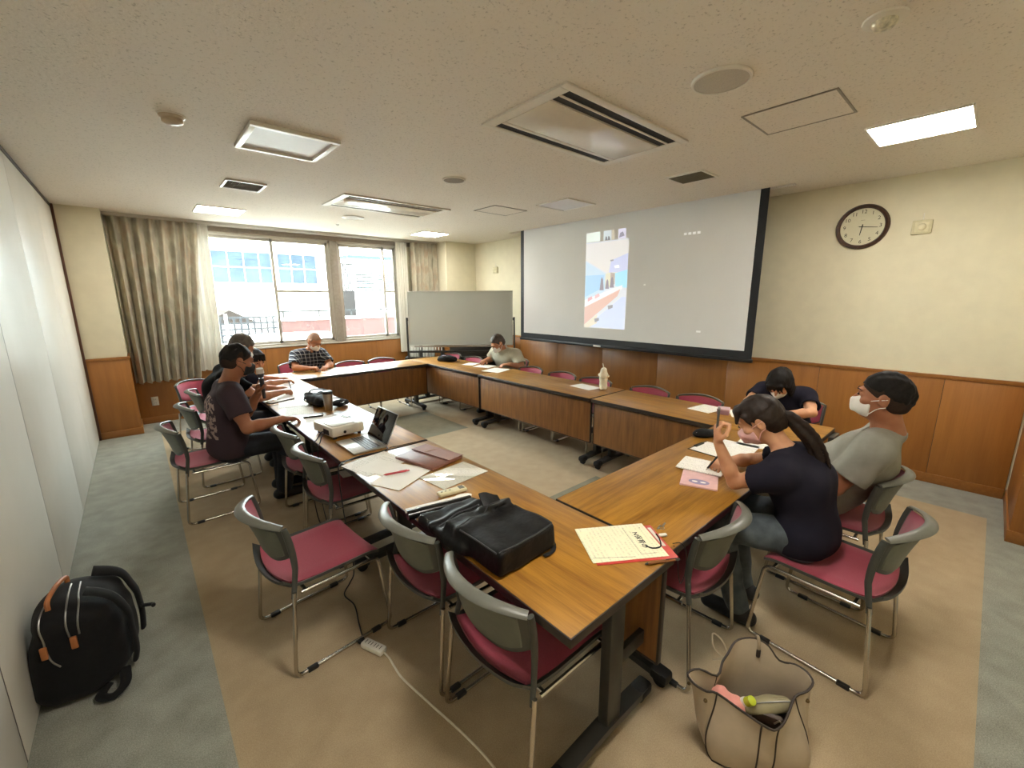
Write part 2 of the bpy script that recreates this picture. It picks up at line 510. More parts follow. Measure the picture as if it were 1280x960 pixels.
# floor: grey border, beige field, grey-green tile patches
def floor():
    xs = [XL-.2, .06, 1.6, 3.06, 4.616, XR+.2]; ys = [YN-.2, -.19, 1.15, 2.27, 4.32, 5.40, 6.7, YW+.2]
    m = MB()
    for i in range(len(xs)-1):
        for j in range(len(ys)-1):
            mi = 1 if 1 <= i <= 3 and 1 <= j <= 5 else 0
            if i == 2 and j in (2, 4): mi = 2
            m.add([(xs[i], ys[j], 0), (xs[i+1], ys[j], 0), (xs[i+1], ys[j+1], 0), (xs[i], ys[j+1], 0)], [(0, 1, 2, 3)], mi)
    a, b, c, d = xs[0], xs[-1], ys[0], ys[-1]
    m.add([(a, c, -.1), (b, c, -.1), (b, d, -.1), (a, d, -.1)], [(3, 2, 1, 0)], 0)
    m.add([(a, c, 0), (b, c, 0), (b, d, 0), (a, d, 0), (a, c, -.1), (b, c, -.1), (b, d, -.1), (a, d, -.1)],
          [(0, 4, 5, 1), (1, 5, 6, 2), (2, 6, 7, 3), (3, 7, 4, 0)], 0)
    return struct('floor', m, ['carpet_grey', 'carpet_beige', 'carpet_green'])
floor()
# ceiling board with the slot the screen comes out of
m = MB()
SX0, SX1, SY0, SY1 = 4.735, 4.835, 1.40, 5.42
for lo, hi in (((XL-.2, YN-.2), (SX0, YW+.2)), ((SX1, YN-.2), (XR+.2, YW+.2)), ((SX0, YN-.2), (SX1, SY0)), ((SX0, SY1), (SX1, YW+.2))):
    m.b2((lo[0], lo[1], ZC), (hi[0], hi[1], ZC+.12))
struct('ceiling', m, 'ceiling')
m = MB(); m.b2((SX0-.05, SY0-.05, ZC+.121), (SX1+.05, SY1+.05, ZC+.14)); struct('trim_1', m, 'blackplastic')
# left wall: tall folding-partition panels with shadow gaps
m = MB(); seams = [YN-.15, -.43, .83, 2.09, 3.33, 4.57, 5.84, 6.90]
m.b2((XL-.08, YN-.15, 0), (XL-.022, 6.93, ZC), 0, 1)
for a, b in zip(seams[:-1], seams[1:]):
    m.b2((XL-.03, a+.006, .012), (XL, b-.006, ZC-.035), .004)
for b in seams[1:-1]: m.b2((XL-.03, b-.0065, .012), (XL-.0015, b+.0065, ZC-.035), 0, 2)  # dark strips fill the seams, their groove shade given as colour
struct('wall_left', m, ['partition', 'blackplastic', plain('dark_seam_shade', '#4d4740', .5)])
m = MB(); m.b2((XL-.05, YN-.15, ZC-.032), (XL+.004, 6.93, ZC-.002)); struct('trim_2', m, 'edge')
m = MB(); m.b2((XL, 6.885, 0), (XL+.022, 6.925, ZC-.001), .003); struct('trim_3', m, plain('dark_red_brown_jamb', '#54321f', .4))

def wains(m, lo, hi, axis, sgn, seams):
    """timber panels with fine joints on a wall face; lo/hi are spans along the wall; returns nothing"""
    pass
# screen wall
m = MB(); m.b2((XR, YN, 0), (XR+.15, YW+.2, ZC)); struct('wall_right', m, 'cream')
m = MB(); ws = [-.27] + [.2+.9*k for k in range(8)] + [YF]
for a, b in zip(ws[:-1], ws[1:]): m.b2((XR-.016, a+.0015, .085), (XR+.001, b-.0015, RAIL-.03), .002)
m.b2((XR-.012, -.27, .0), (XR+.001, YF, RAIL-.03), 0, 1)
struct('trim_4', m, ['wainscot', 'edge'])
m = MB(); m.b2((XR-.028, -.27, RAIL-.032), (XR+.001, YF, RAIL), .004); struct('trim_5', m, 'railwood')
m = MB(); m.b2((XR-.026, -.27, 0), (XR+.001, YF, .085), .004); struct('baseboard_right', m, 'railwood')
# near wall and the pier beside the camera
m = MB(); m.b2((XL-.1, YN-.15, 0), (XR+.15, YN, ZC)); struct('wall_near', m, 'cream')
m = MB(); m.b2((4.28, YN, 0), (XR+.1, -.295, ZC)); struct('wall_pier', m, 'cream')
m = MB(); m.b2((4.268, YN, .085), (XR, -.283, RAIL-.03), .002); struct('trim_6', m, 'wainscot')
m = MB(); m.b2((4.256, YN, RAIL-.032), (XR, -.271, RAIL), .004); struct('trim_7', m, 'railwood')
m = MB(); m.b2((4.258, YN, 0), (XR, -.273, .085), .004); struct('baseboard_near', m, 'railwood')
# columns either side of the window bay
for i, (x0, x1) in enumerate(((XL-.1, -.125), (4.50, XR+.1))):
    m = MB(); m.b2((x0, YF, 0), (x1, YW+.2, ZC)); struct('wall_column_left' if i == 0 else 'wall_column_right', m, 'cream')
    a, b = (x0, x1+.012) if i == 0 else (x0-.012, x1)
    m = MB(); m.b2((a, YF-.012, .085), (b, YW+.1, RAIL-.03), .002); struct('trim_%d' % (8+i), m, 'wainscot')
    a, b = (x0, x1+.024) if i == 0 else (x0-.024, x1)
    m = MB(); m.b2((a, YF-.024, RAIL-.032), (b, YW+.1, RAIL), .004); struct('trim_%d' % (10+i), m, 'railwood')
    m = MB(); m.b2((a, YF-.022, 0), (b, YW+.1, .085), .004); struct('baseboard_column_left' if i == 0 else 'baseboard_column_right', m, 'railwood')
# window wall
WX0, WX1, WZ0, WZ1 = .30, 3.76, .925, 2.585
m = MB()
m.b2((-.13, YW, 0), (4.51, YW+.15, WZ0)); m.b2((-.13, YW, WZ1), (4.51, YW+.15, ZC))
m.b2((-.13, YW, WZ0), (WX0, YW+.15, WZ1)); m.b2((WX1, YW, WZ0), (4.51, YW+.15, WZ1))
struct('wall_window', m, 'cream')
m = MB(); ws = [-.12, .55, 1.45, 2.35, 3.25, 4.15, 4.5]
for a, b in zip(ws[:-1], ws[1:]): m.b2((a+.0015, YW-.016, .085), (b-.0015, YW+.001, WZ0-.012), .002)
m.b2((-.12, YW-.012, 0), (4.5, YW+.001, WZ0-.012), 0, 1)
struct('trim_12', m, ['wainscot', 'edge'])
m = MB(); m.b2((-.12, YW-.026, 0), (4.5, YW+.001, .085), .004); struct('baseboard_window', m, 'railwood')
m = MB(); m.b2((WX0-.04, YW-.03, WZ0-.022), (WX1+.04, YW+.15, WZ0), .004); struct('trim_13', m, 'alu')
# curtain pelmet and rails under the ceiling
pel = plain('pinkish_grey_pelmet', '#8f8377', .6)
m = MB(); m.b2((-.12, YW-.02, 2.585), (4.5, YW, ZC-.001)); struct('trim_14', m, pel)
m = MB()
for y in (7.21, 7.34): m.b2((-.12, y-.01, ZC-.028), (4.5, y+.01, ZC-.001), .003)
m.b2((-.12, 7.125, ZC-.012), (4.5, 7.135, ZC-.001))
struct('trim_15', m, 'alu')

# windows: frame, sliding sashes, panes
def window(name, x0, x1, split, rails):
    y = YW+.06
    fr = MB(); w = .035
    fr.b2((x0, y-.045, WZ0), (x0+w, y+.05, WZ1), .003); fr.b2((x1-w, y-.045, WZ0), (x1, y+.05, WZ1), .003)
    fr.b2((x0, y-.045, WZ0), (x1, y+.05, WZ0+w), .003); fr.b2((x0, y-.045, WZ1-w), (x1, y+.05, WZ1), .003)
    f = fr.build('%s' % name, 'alu'); f['kind'] = 'structure'
    for k, (a, b) in enumerate(((x0+w, split+.025), (split-.025, x1-w))):
        yy = y-.018 if k else y+.022
        s = MB(); q = .042
        s.b2((a, yy-.014, WZ0+w), (a+q, yy+.014, WZ1-w), .003); s.b2((b-q, yy-.014, WZ0+w), (b, yy+.014, WZ1-w), .003)
        s.b2((a, yy-.014, WZ0+w), (b, yy+.014, WZ0+w+q), .003); s.b2((a, yy-.014, WZ1-w-q), (b, yy+.014, WZ1-w), .003)
        if rails[k]: s.b2((a, yy-.012, 1.77-rails[k]), (b, yy+.012, 1.77+rails[k]), .002)
        so = s.build('sash', 'alu', f)
        if k == 1:
            h = MB(); h.box((a+.02, yy-.024, 1.42), (.022, .022, .12), .005); h.build('latch', 'steel', so)
        p = MB(); p.b2((a+.02, yy-.003, WZ0+w+.02), (b-.02, yy+.003, WZ1-w-.02)); p.build('pane', 'glass', so)
window('window_1', WX0, 2.57, 1.715, (.006, .018))
window('window_2', 2.68, WX1, 3.505, (0, .018))
m = MB(); m.b2((2.565, YW+.0, WZ0), (2.685, YW+.13, WZ1), .004); struct('trim_16', m, plain('window_post_grey_beige', '#a59c90', .45))

# curtains
def curtain(name, label, x0, x1, x1b, y, z0, z1, n, amp, mat, group=None, x0b=None, seed=0):
    rg = random.Random(seed); ph = [rg.uniform(-.6, .6) for _ in range(n+2)]; aa = [rg.uniform(.6, 1.25) for _ in range(n+2)]
    x0b = x0 if x0b is None else x0b
    V = []; F = []; nu, nv = n*10, 14
    for j in range(nv+1):
        v = j/nv; z = z1+(z0-z1)*v
        for i in range(nu+1):
            u = i/nu; k = min(n, int(u*n)); s = u*n-k
            a0 = (1-s)*aa[k]+s*aa[k+1]; p0 = (1-s)*ph[k]+s*ph[k+1]
            xx = (x0+(x0b-x0)*v)+((x1+(x1b-x1)*v)-(x0+(x0b-x0)*v))*u
            yy = y+amp*a0*(.55+.6*v)*math.sin(2*PI*u*n+p0+.35*v)+.006*math.sin(5*v+9*u)
            V.append((xx+.012*math.sin(2*PI*u*n*2+p0)*v, yy, z+.006*math.sin(2*PI*u*n+1)*(v > .99)))
    w = nu+1
    F = [(j*w+i, j*w+i+1, (j+1)*w+i+1, (j+1)*w+i) for j in range(nv) for i in range(nu)]
    m = MB(); m.add(V, F, 0, True)
    t = thing(name, label, 'curtain', ((x0+x1)/2, y, z0), 0, group)
    o = m.build('drape', mat, t, (-(x0+x1)/2, -y, -z0), auto=False)
    h = MB(); h.b2((x0, y-.008, z1-.004), (x1, y+.008, z1+.022), .002)
    for i in range(n+1):
        h.b2((x0+(x1-x0)*i/n-.004, y-.006, z1+.0), (x0+(x1-x0)*i/n+.004, y+.006, z1+.026))
    h.build('heading_tape', mat, t, (-(x0+x1)/2, -y, -z0))
curtain('patterned_curtain', 'heavy mottled beige-grey curtain bunched beside the left cream column', -.115, .80, .60, 7.21, .59, 2.645, 8, .070, 'curtain', None, -.09, 3)
curtain('patterned_curtain', 'mottled beige-grey curtain at the right end of the window behind the whiteboard', 3.93, 4.475, 4.475, 7.21, .59, 2.645, 6, .060, 'curtain', None, 3.95, 5)
curtain('sheer_curtain', 'thin white sheer curtain drawn beside the left mottled curtain', .50, .925, .90, 7.345, .66, 2.645, 6, .040, 'sheer', None, .45, 11)
curtain('sheer_curtain', 'narrow white sheer curtain hanging next to the whiteboard edge', 3.70, 3.93, 3.92, 7.345, .66, 2.645, 5, .02, 'sheer', None, 3.70, 12)

# ------------------------------------------------------------------ ceiling fittings
LAMP = emis('lit_diffuser', (1, .945, .85, 1), 19.0)
M['diffoff'] = plain('unlit_diffuser', '#d6d4d6', .5, var=.02)
M['whitemetal'] = plain('white_painted_metal', '#d8d2c6', .35, var=.03)
def panel_light(x, y, label, lit, group=None, trim=.03, deep=.0):
    t = thing('ceiling_light', label, 'ceiling light', (x, y, ZC), 0, group)
    hx, hy = .225+trim, .225+trim; f = MB(); d = .012+deep
    for lo, hi in (((-hx, -hy), (hx, -hy+trim)), ((-hx, hy-trim), (hx, hy)), ((-hx, -hy+trim), (-hx+trim, hy-trim)), ((hx-trim, -hy+trim), (hx, hy-trim))):
        f.b2((lo[0], lo[1], -d), (hi[0], hi[1], -.0005), .003)
    f.build('frame', 'whitemetal', t)
    g = MB(); g.box((0, 0, -.004), (.45, .45, .006)); g.build('diffuser', LAMP if lit else 'diffoff', t)
panel_light(3.80, .47, 'lit square ceiling light above the wall clock side of the room', True, trim=.012)
panel_light(.92, 6.20, 'lit square ceiling light in front of the left mottled curtain', True, trim=.012)
panel_light(3.80, 6.30, 'lit square ceiling light above the whiteboard corner', True, trim=.012)
panel_light(.92, .47, 'lit square ceiling light over the near end of the left table row', True, trim=.012)
panel_light(.92, 3.28, 'unlit ceiling light with raised white frame beside the smoke detector', False, trim=.035, deep=.012)
panel_light(3.80, 3.37, 'unlit flush square ceiling light above the projection screen', False, trim=.012)

def aircon(x, y, w, h, label):
    t = thing('ceiling_air_conditioner', label, 'air conditioner', (x, y, ZC))
    f = MB()
    f.b2((-w/2, -h/2, -.012), (w/2, -h/2+.05, -.0005), .003); f.b2((-w/2, h/2-.045, -.012), (w/2, h/2, -.0005), .003)
    f.b2((-w/2, -h/2+.05, -.012), (-w/2+.07, h/2-.045, -.0005)); f.b2((w/2-.07, -h/2+.05, -.012), (w/2, h/2-.045, -.0005))
    f.build('frame', 'whitemetal', t)
    p = MB(); p.b2((-w/2+.075, -h/2+.185, -.014), (w/2-.075, h/2-.14, -.004), .004)
    p.build('front_panel', plain('glossy_white_panel', '#d8d1c4', .16, var=.02), t)
    s = MB(); s.b2((-w/2+.07, -h/2+.06, -.006), (w/2-.07, -h/2+.175, -.002)); s.b2((-w/2+.07, h/2-.14, -.006), (w/2-.07, h/2-.045, -.002))
    s.build('air_slot', 'rubber', t)
    v = MB()
    for yy in (-h/2+.115,): v.box((0, yy, -.009), (w-.15, .014, .008), .003)
    v.box((0, h/2-.118, -.009), (w-.15, .03, .005), .002)
    v.build('louvre', 'whitemetal', t)
aircon(2.32, 1.86, 1.22, .68, 'large white ceiling air conditioner cassette nearest the camera')
aircon(2.345, 4.76, 1.25, .66, 'white ceiling air conditioner cassette nearer the windows')

def disc(name, x, y, r, label, cat, mat, h=.012, rim=True):
    t = thing(name, label, cat, (x, y, ZC))
    a = MB(); a.lathe([(r, -.0005), (r, -h*.5), (r*.97, -h), (r*.9, -h*1.05), (r*.9, -.0005)], 32); a.build('rim', 'whitemetal', t)
    b = MB(); b.lathe([(r*.9, -.001), (r*.9, -h*.8), (r*.5, -h*.95), (.001, -h)], 32); b.build('grille', mat, t)
M['spk'] = plain('speaker_mesh', '#b5ada0', .6, var=.15, vscale=300)
M['spk2'] = plain('speaker_mesh_dark', '#8a8176', .6, var=.15, vscale=300)
disc('ceiling_speaker', 2.262, 1.033, .135, 'large round ceiling speaker beside the nearest air conditioner', 'speaker', 'spk')
disc('ceiling_speaker', 2.27, 3.32, .10, 'small dark round ceiling speaker between the two air conditioners', 'speaker', 'spk2')
disc('ceiling_speaker', 2.285, 5.65, .135, 'pale round ceiling disc near the windows', 'speaker', 'spk')
t = thing('smoke_detector', 'round beige smoke detector on the left side of the ceiling', 'smoke detector', (.315, 3.24, ZC))
a = MB(); a.lathe([(.062, -.0005), (.062, -.012), (.05, -.02), (.05, -.038), (.035, -.048), (.001, -.05)], 28); a.build('housing', plain('aged_white_plastic', '#b9a88f', .45), t)
a = MB(); a.lathe([(.068, -.0003), (.066, -.008), (.001, -.008)], 28); a.build('base_ring', 'whitemetal', t)
t = thing('emergency_light', 'small domed glass emergency light at the top edge of the ceiling', 'light', (2.262, .435, ZC))
a = MB(); a.lathe([(.07, -.0005), (.068, -.008), (.045, -.012), (.001, -.012)], 28); a.build('trim_ring', 'whitemetal', t)
a = MB(); a.lathe([(.042, -.012), (.04, -.026), (.026, -.038), (.001, -.042)], 24); a.build('lens', plain('faceted_reflector', '#c9c0a8', .3, .2, var=.35, vscale=60), t)
t = thing('ceiling_sensor', 'tiny white sensor dot on the ceiling near the windows', 'sensor', (2.324, 6.315, ZC))
a = MB(); a.lathe([(.022, -.0005), (.022, -.01), (.012, -.02), (.001, -.022)], 16); a.build('cap', 'white', t)
def grille(x, y, w, h, label):
    t = thing('air_vent', label, 'vent', (x, y, ZC)); f = MB(); b = .018
    f.b2((-w/2, -h/2, -.014), (w/2, -h/2+b, -.0005), .002); f.b2((-w/2, h/2-b, -.014), (w/2, h/2, -.0005), .002)
    f.b2((-w/2, -h/2+b, -.014), (-w/2+b, h/2-b, -.0005)); f.b2((w/2-b, -h/2+b, -.014), (w/2, h/2-b, -.0005)); f.build('frame', 'whitemetal', t)
    g = MB(); g.b2((-w/2+b, -h/2+b, -.003), (w/2-b, h/2-b, -.001)); n = 22
    for i in range(n): g.box((-w/2+b+(w-2*b)*(i+.5)/n, 0, -.008), (.003, h-2*b, .008))
    g.build('louvres', plain('olive_grey_vent', '#6f6754', .85, spec=.2), t)
grille(.913, 4.72, .32, .34, 'square slatted ceiling vent with white frame near the left lamp')
grille(3.785, 1.915, .31, .33, 'square slatted ceiling vent close to the top of the screen')
def hatch(x, y, w, h, label):
    t = thing('ceiling_hatch', label, 'access hatch', (x, y, ZC)); f = MB(); b = .012
    for lo, hi in (((-w/2, -h/2), (w/2, -h/2+b)), ((-w/2, h/2-b), (w/2, h/2)), ((-w/2, -h/2+b), (-w/2+b, h/2-b)), ((w/2-b, -h/2+b), (w/2, h/2-b))):
        f.b2((lo[0], lo[1], -.006), (hi[0], hi[1], -.0005), .001)
    f.build('frame', plain('grey_hatch_frame', '#8b8478', .5), t)
    g = MB(); g.b2((-w/2+b, -h/2+b, -.004), (w/2-b, h/2-b, -.0005)); g.build('door', 'ceiling', t)
hatch(3.0, .91, .43, .46, 'square ceiling access hatch between the big speaker and the lit lamp')
hatch(3.46, 4.10, .50, .40, 'faint square ceiling hatch beyond the flush unlit light')

# ------------------------------------------------------------------ wall fittings
t = thing('wall_clock', 'round wall clock with dark brown rim high on the cream wall', 'clock', (XR, .932, 2.278))
RY = Matrix.Rotation(-PI/2, 4, 'Y') @ Matrix.Rotation(-PI/2, 4, 'Z')       # clock plane: local x -> -y world, local y -> up, front -> -x
RY = Matrix(((0, 0, -1, 0), (-1, 0, 0, 0), (0, 1, 0, 0), (0, 0, 0, 1)))
R0 = .198
a = MB(); a.lathe([(R0-.035, .001), (R0, .001), (R0, .02), (R0-.012, .036), (R0-.026, .034), (R0-.035, .022), (R0-.035, .001)], 48, T=RY)
a.build('rim', wood('dark_walnut_rim', '#2a160c', '#45281a', rough=.3), t)
a = MB(); a.lathe([(R0-.033, .001), (R0-.033, .014), (.001, .0141)], 48, T=RY); a.build('dial', plain('ivory_dial', '#cfc9ac', .5, var=.02), t)
M['ink'] = plain('dark_print', '#3b3328', .6); M['inkblack'] = plain('black_print', '#15130f', .6)
a = MB()
for k in range(1, 13):
    V, F = text_geo(str(k), .046); an = PI/2-k*PI/6; r = .132
    a.add([(v[0]+r*math.cos(an), v[1]+r*math.sin(an), .0148) for v in V], F, T=RY)
V, F = text_geo('—', .03); a.add([(v[0], v[1]+.06, .0148) for v in V], F, T=RY)
a.each('numeral', 'ink', t)
def hand(L, w, ang, z, nm):
    b = MB(); an = PI/2-ang; c, s_ = math.cos(an), math.sin(an)
    P = [(-.022, -w), (L*.9, -w*.6), (L, 0), (L*.9, w*.6), (-.022, w)]
    b.prism([(x*c-y*s_, x*s_+y*c) for x, y in P], z, z+.0015, T=RY); b.build(nm, 'inkblack', t)
hand(.078, .0045, 2*PI*(6.27/12), .016, 'hour_hand'); hand(.122, .0035, 2*PI*16.2/60, .018, 'minute_hand')
b = MB(); b.tube([tuple(RY @ Vector((.03*-1, .004, .0205))), tuple(RY @ Vector((.0, 0, .0205)))], .0012, 6); b.build('second_hand', 'inkblack', t)
def wsensor(y, z, s, label):
    t = thing('wall_sensor', label, 'sensor', (XR, y, z)); a = MB(); a.box((-.014, 0, 0), (.028, .13*s, .115*s), .008); a.build('case', plain('cream_plastic', '#c8bf9b', .5), t)
    a = MB(); a.box((-.029, 0, 0), (.004, .09*s, .08*s), .002); a.ball((-.03, 0, 0), (.012, .03*s, .03*s)); a.build('lens', plain('cream_lens', '#d6cdaa', .4), t)
    a = MB(); a.tube([(-.004, 0, .05*s), (-.004, 0, .115*s)], .003, 6); a.build('cable', 'white', t)
wsensor(.522, 2.228, 1.0, 'square cream wall sensor to the right of the wall clock')
wsensor(6.29, 2.155, 1.0, 'small cream wall sensor between the whiteboard corner and the screen')
t = thing('wall_outlet', 'white power outlet plate on the wood below the left curtain', 'outlet', (.06, YW-.016, .30))
a = MB(); a.box((0, -.004, 0), (.075, .008, .12), .003); a.build('plate', 'white', t)
a = MB()
for z in (-.025, .025):
    for x in (-.008, .008): a.box((x, -.0085, z), (.003, .002, .012))
a.each('slot', 'rubber', t)

# ------------------------------------------------------------------ projection screen and picture
t = thing('projection_screen', 'large pull-down projection screen with black border on the right wall', 'projection screen', (4.80, 3.41, 0))
sy0, sy1, sz0 = 1.625-3.41, 5.195-3.41, .985
a = MB(); a.b2((-.002, sy0, 1.0), (.002, sy1, ZC+.11)); a.build('border', plain('black_screen_border', '#121318', .6), t)
M['screenwhite'] = plain('matte_screen_white', '#dbd9d7', .75, var=.02, vscale=2)
a = MB(); a.b2((-.0045, 1.705-3.41, 1.085), (-.0022, 5.118-3.41, ZC+.105)); sc = a.build('fabric', 'screenwhite', t)
a = MB(); a.b2((-.022, sy0-.012, .965), (.022, sy1+.012, 1.005), .01); a.build('weight_bar', plain('black_bar', '#15161b', .4), t)
a = MB(); a.box((-.026, -.02+.22, .985), (.012, .12, .022), .003); a.build('pull_handle', 'white', t)
# the projected phone picture: pale room on the screen, drawn as flat colour areas
def proj(c, k=.42):
    h = [int(c[i:i+2], 16) for i in (1, 3, 5)]; h = [int(.62*a+.38*b) for a, b in zip(h, (208, 210, 222))]
    return emis('projected_'+c[1:], '#%02x%02x%02x' % tuple(h), k*.55)
PX = -.0052
y0, y1, z0, z1 = 3.185, 3.862, 1.233, 2.505   # picture right/left/bottom/top
def P(u, v): return (PX, y1+(y0-y1)*u-3.41, z0+(z1-z0)*v)
a = MB(); mats = []
def poly(pts, col, k=.42, lift=0):
    mats.append(proj(col, k)); a.add([(PX-lift, *P(u, v)[1:]) for u, v in pts], [tuple(range(len(pts)))], len(mats)-1)
T_ = .905
poly([(0, .90), (1, .90), (1, 0), (0, 0)], '#cdd3dc')                                  # base
poly([(0, .89), (1, .89), (1, .57), (.56, .57), (0, .72)], '#d9d4cf', .42, .0002)            # ceiling
poly([(.62, .70), (1, .76), (1, .58), (.58, .58)], '#b9bfe6', .42, .0004)                     # bluish ceiling
poly([(0, .71), (.5, .57), (.5, .40), (0, .22)], '#b3cfe6', .42, .0003)                      # left wall
poly([(0, .56), (.48, .56), (.42, .42), (0, .33)], '#8ac0ea', .42, .0005)
poly([(.5, .57), (.62, .58), (.62, .44), (.5, .42)], '#d6d3b4', .42, .0005)                  # corner
poly([(.62, .58), (.72, .57), (.72, .46), (.62, .44)], '#b09a88', .3, .0006)                 # curtain
poly([(.72, .57), (1, .60), (1, .42), (.74, .44)], '#86d3f0', .45, .0006)                    # bright window
poly([(0, .30), (.9, .45), (.9, .41), (0, .22)], '#e3dfe0', .45, .0007)                      # table top
poly([(0, .22), (.86, .41), (.80, .34), (0, .03)], '#cf9c86', .42, .0007)                    # table front
poly([(0, .02), (.35, .12), (.9, .33), (.98, .33), (.98, 0)], '#b9c6f0', .45, .0006)         # floor
poly([(0, .03), (.33, .15), (.33, .05), (.12, .0), (0, 0)], '#d8cdb0', .42, .0008)
for px, pw, ph in ((.42, .05, .11), (.55, .045, .08), (.66, .05, .09)):
    poly([(px-pw, .36+.1*px), (px+pw, .36+.1*px), (px+pw*.5, .36+.1*px+ph), (px, .36+.1*px+ph*1.25), (px-pw*.5, .36+.1*px+ph)], '#7f7488', .2, .0009)
for q in ((.08, .30, '#d4909a'), (.26, .33, '#d9a3a8')): poly([(q[0], q[1]-.02), (q[0]+.12, q[1]+.01), (q[0]+.1, q[1]+.04), (q[0], q[1]+.02)], q[2], .4, .001)
for q in ((.28, .06), (.60, .20)): poly([(q[0], q[1]), (q[0]+.1, q[1]+.02), (q[0]+.1, q[1]+.05), (q[0]-.02, q[1]+.04)], '#8d8a96', .2, .001)
poly([(.70, .645), (.80, .65), (.82, .625), (.72, .62)], '#f4f6ff', .7, .0012)
poly([(.60, .705), (.67, .71), (.68, .695), (.61, .69)], '#8c8a90', .2, .0012)
for u0, u1, c in ((0, .34, '#d8e4d6'), (.42, .60, '#c5d6da'), (.62, .67, '#b9ad8c'), (.76, .93, '#cfcbe4')):
    poly([(u0, .905), (u1, .905), (u1, 1.0), (u0, 1.0)], c, .45)
for u in (.50, .56): poly([(u-.04, .905), (u+.02, .905), (u, .94), (u-.03, .945)], '#6f7077', .2, .0003)
poly([(.78, .915), (.90, .93), (.86, .97), (.80, .96)], '#7e7a99', .2, .0003)
a.build('projected_picture', mats, t, auto=False)
a = MB(); mats = []
def rect(yc, zc, w, h, c): mats.append(proj(c, .55)); a.add([(PX, yc-3.41+w/2, zc-h/2), (PX, yc-3.41-w/2, zc-h/2), (PX, yc-3.41-w/2, zc+h/2), (PX, yc-3.41+w/2, zc+h/2)], [(0, 1, 2, 3)], len(mats)-1)
for k in range(4): rect(2.45-.052*k, 2.347, .034, .026, '#efeee6')
rect(2.21, 1.262, .05, .02, '#f0efe8'); rect(2.93, 1.80, .028, .02, '#e9e6dc')
a.each('projected_icon', mats, t)
# ================================================================== TABLES
TZ = .70
def make_table():
    L, D = 1.79, .595
    t = thing('folding_table', '', 'table')
    a = MB(); a.b2((-L/2+.004, -D/2+.004, TZ-.026), (L/2-.004, D/2-.004, TZ), .002); a.build('tabletop', 'tabletop', t)
    a = MB()
    for lo, hi in (((-L/2, -D/2), (L/2, -D/2+.006)), ((-L/2, D/2-.006), (L/2, D/2)), ((-L/2, -D/2), (-L/2+.006, D/2)), ((L/2-.006, -D/2), (L/2, D/2))):
        a.b2((lo[0], lo[1], TZ-.034), (hi[0], hi[1], TZ-.0015), .002)
    a.b2((-L/2+.004, -D/2+.004, TZ-.034), (L/2-.004, D/2-.004, TZ-.026))
    a.build('edge_band', 'edge', t)
    a = MB(); a.b2((-L/2+.012, -.262, .245), (L/2-.012, -.244, TZ-.05), .003); mp = a.build('modesty_panel', 'panelwood', t)
    a = MB()
    for x in (-L/2+.012, L/2-.012): a.b2((x-.005, -.265, .243), (x+.005, -.241, TZ-.048), .002)
    a.b2((-L/2+.012, -.265, .238), (L/2-.012, -.241, .247), .002); a.build('panel_edge', 'edge', mp)
    for s in (-1, 1):
        x = s*(L/2-.085)
        a = MB(); a.b2((x-.022, -.085, .075), (x+.022, .0, TZ-.04), .006); a.b2((x-.03, -.24, TZ-.075), (x+.03, .2, TZ-.035), .005)
        a.b2((x-.012, -.245, .30), (x+.012, -.06, .36), .004)
        lg = a.build('leg', 'legdark', t)
        a = MB(); a.slab(lambda u, v: ((x-.03+.06*u, -.27+.54*v, .062+.012*(1-abs(2*v-1))), (0, 0, 1)), 2, 8, .03); a.build('foot', 'legdark', lg)
        for yy in (-.265, .255):
            a = MB(); T = Matrix.Translation((x, yy, .031)) @ Matrix.Rotation(PI/2, 4, 'Y')
            a.lathe([(.004, -.014), (.03, -.014), (.031, 0), (.03, .014), (.004, .014)], 18, T=T)
            a.box((x, yy, .058), (.066, .085, .05), .016); a.build('caster', 'rubber', lg)
    return t
def table_at(o, x, y, rz, label, z=0):
    o.location = (x, y, z); o.rotation_euler = (0, 0, rz); tag(o, label, 'table', 'folding tables in a rectangle')
tb = make_table()
def next_table(first=[True]):
    if first[0]: first[0] = False; return tb
    return copy_tree(tb)
LX, SXc, WYc, NYc = 1.105, 3.47, 5.755, .985
# local -y (modesty panel) faces the middle of the rectangle
table_at(next_table(), LX, 1.56, PI/2, 'wood-top folding table nearest the camera holding the black bag and leather folio')
table_at(next_table(), LX, 3.365, PI/2, 'wood-top folding table carrying the projector and laptop')
table_at(next_table(), LX, 5.17, PI/2, 'wood-top folding table at the window end of the left row')
table_at(next_table(), SXc, 5.16, -PI/2, 'folding table by the whiteboard in front of the man in the grey-beige shirt')
table_at(next_table(), SXc, 3.355, -PI/2, 'middle folding table under the screen with the white wrapped bottle')
te = next_table(); table_at(te, SXc, 1.55, -PI/2, 'folding table of the screen row where the bowed woman writes')
a = MB(); a.b2((.895, .10, .575), (.93, .27, .675), .006); eb = a.build('end_bracket', 'legdark', te)
a = MB(); a.b2((.9295, .15, .60), (.932, .21, .655)); a.build('bracket_label', 'paper', eb)
tw = next_table(); tw.scale = (.982, 1, 1); table_at(tw, 2.288, WYc, 0, 'folding table in front of the windows with the plaid-shirted man')
tn = next_table(); tn.scale = (.982, 1, 1); table_at(tn, 2.2925, NYc, PI, 'folding table nearest on the right where the ponytailed woman sits')

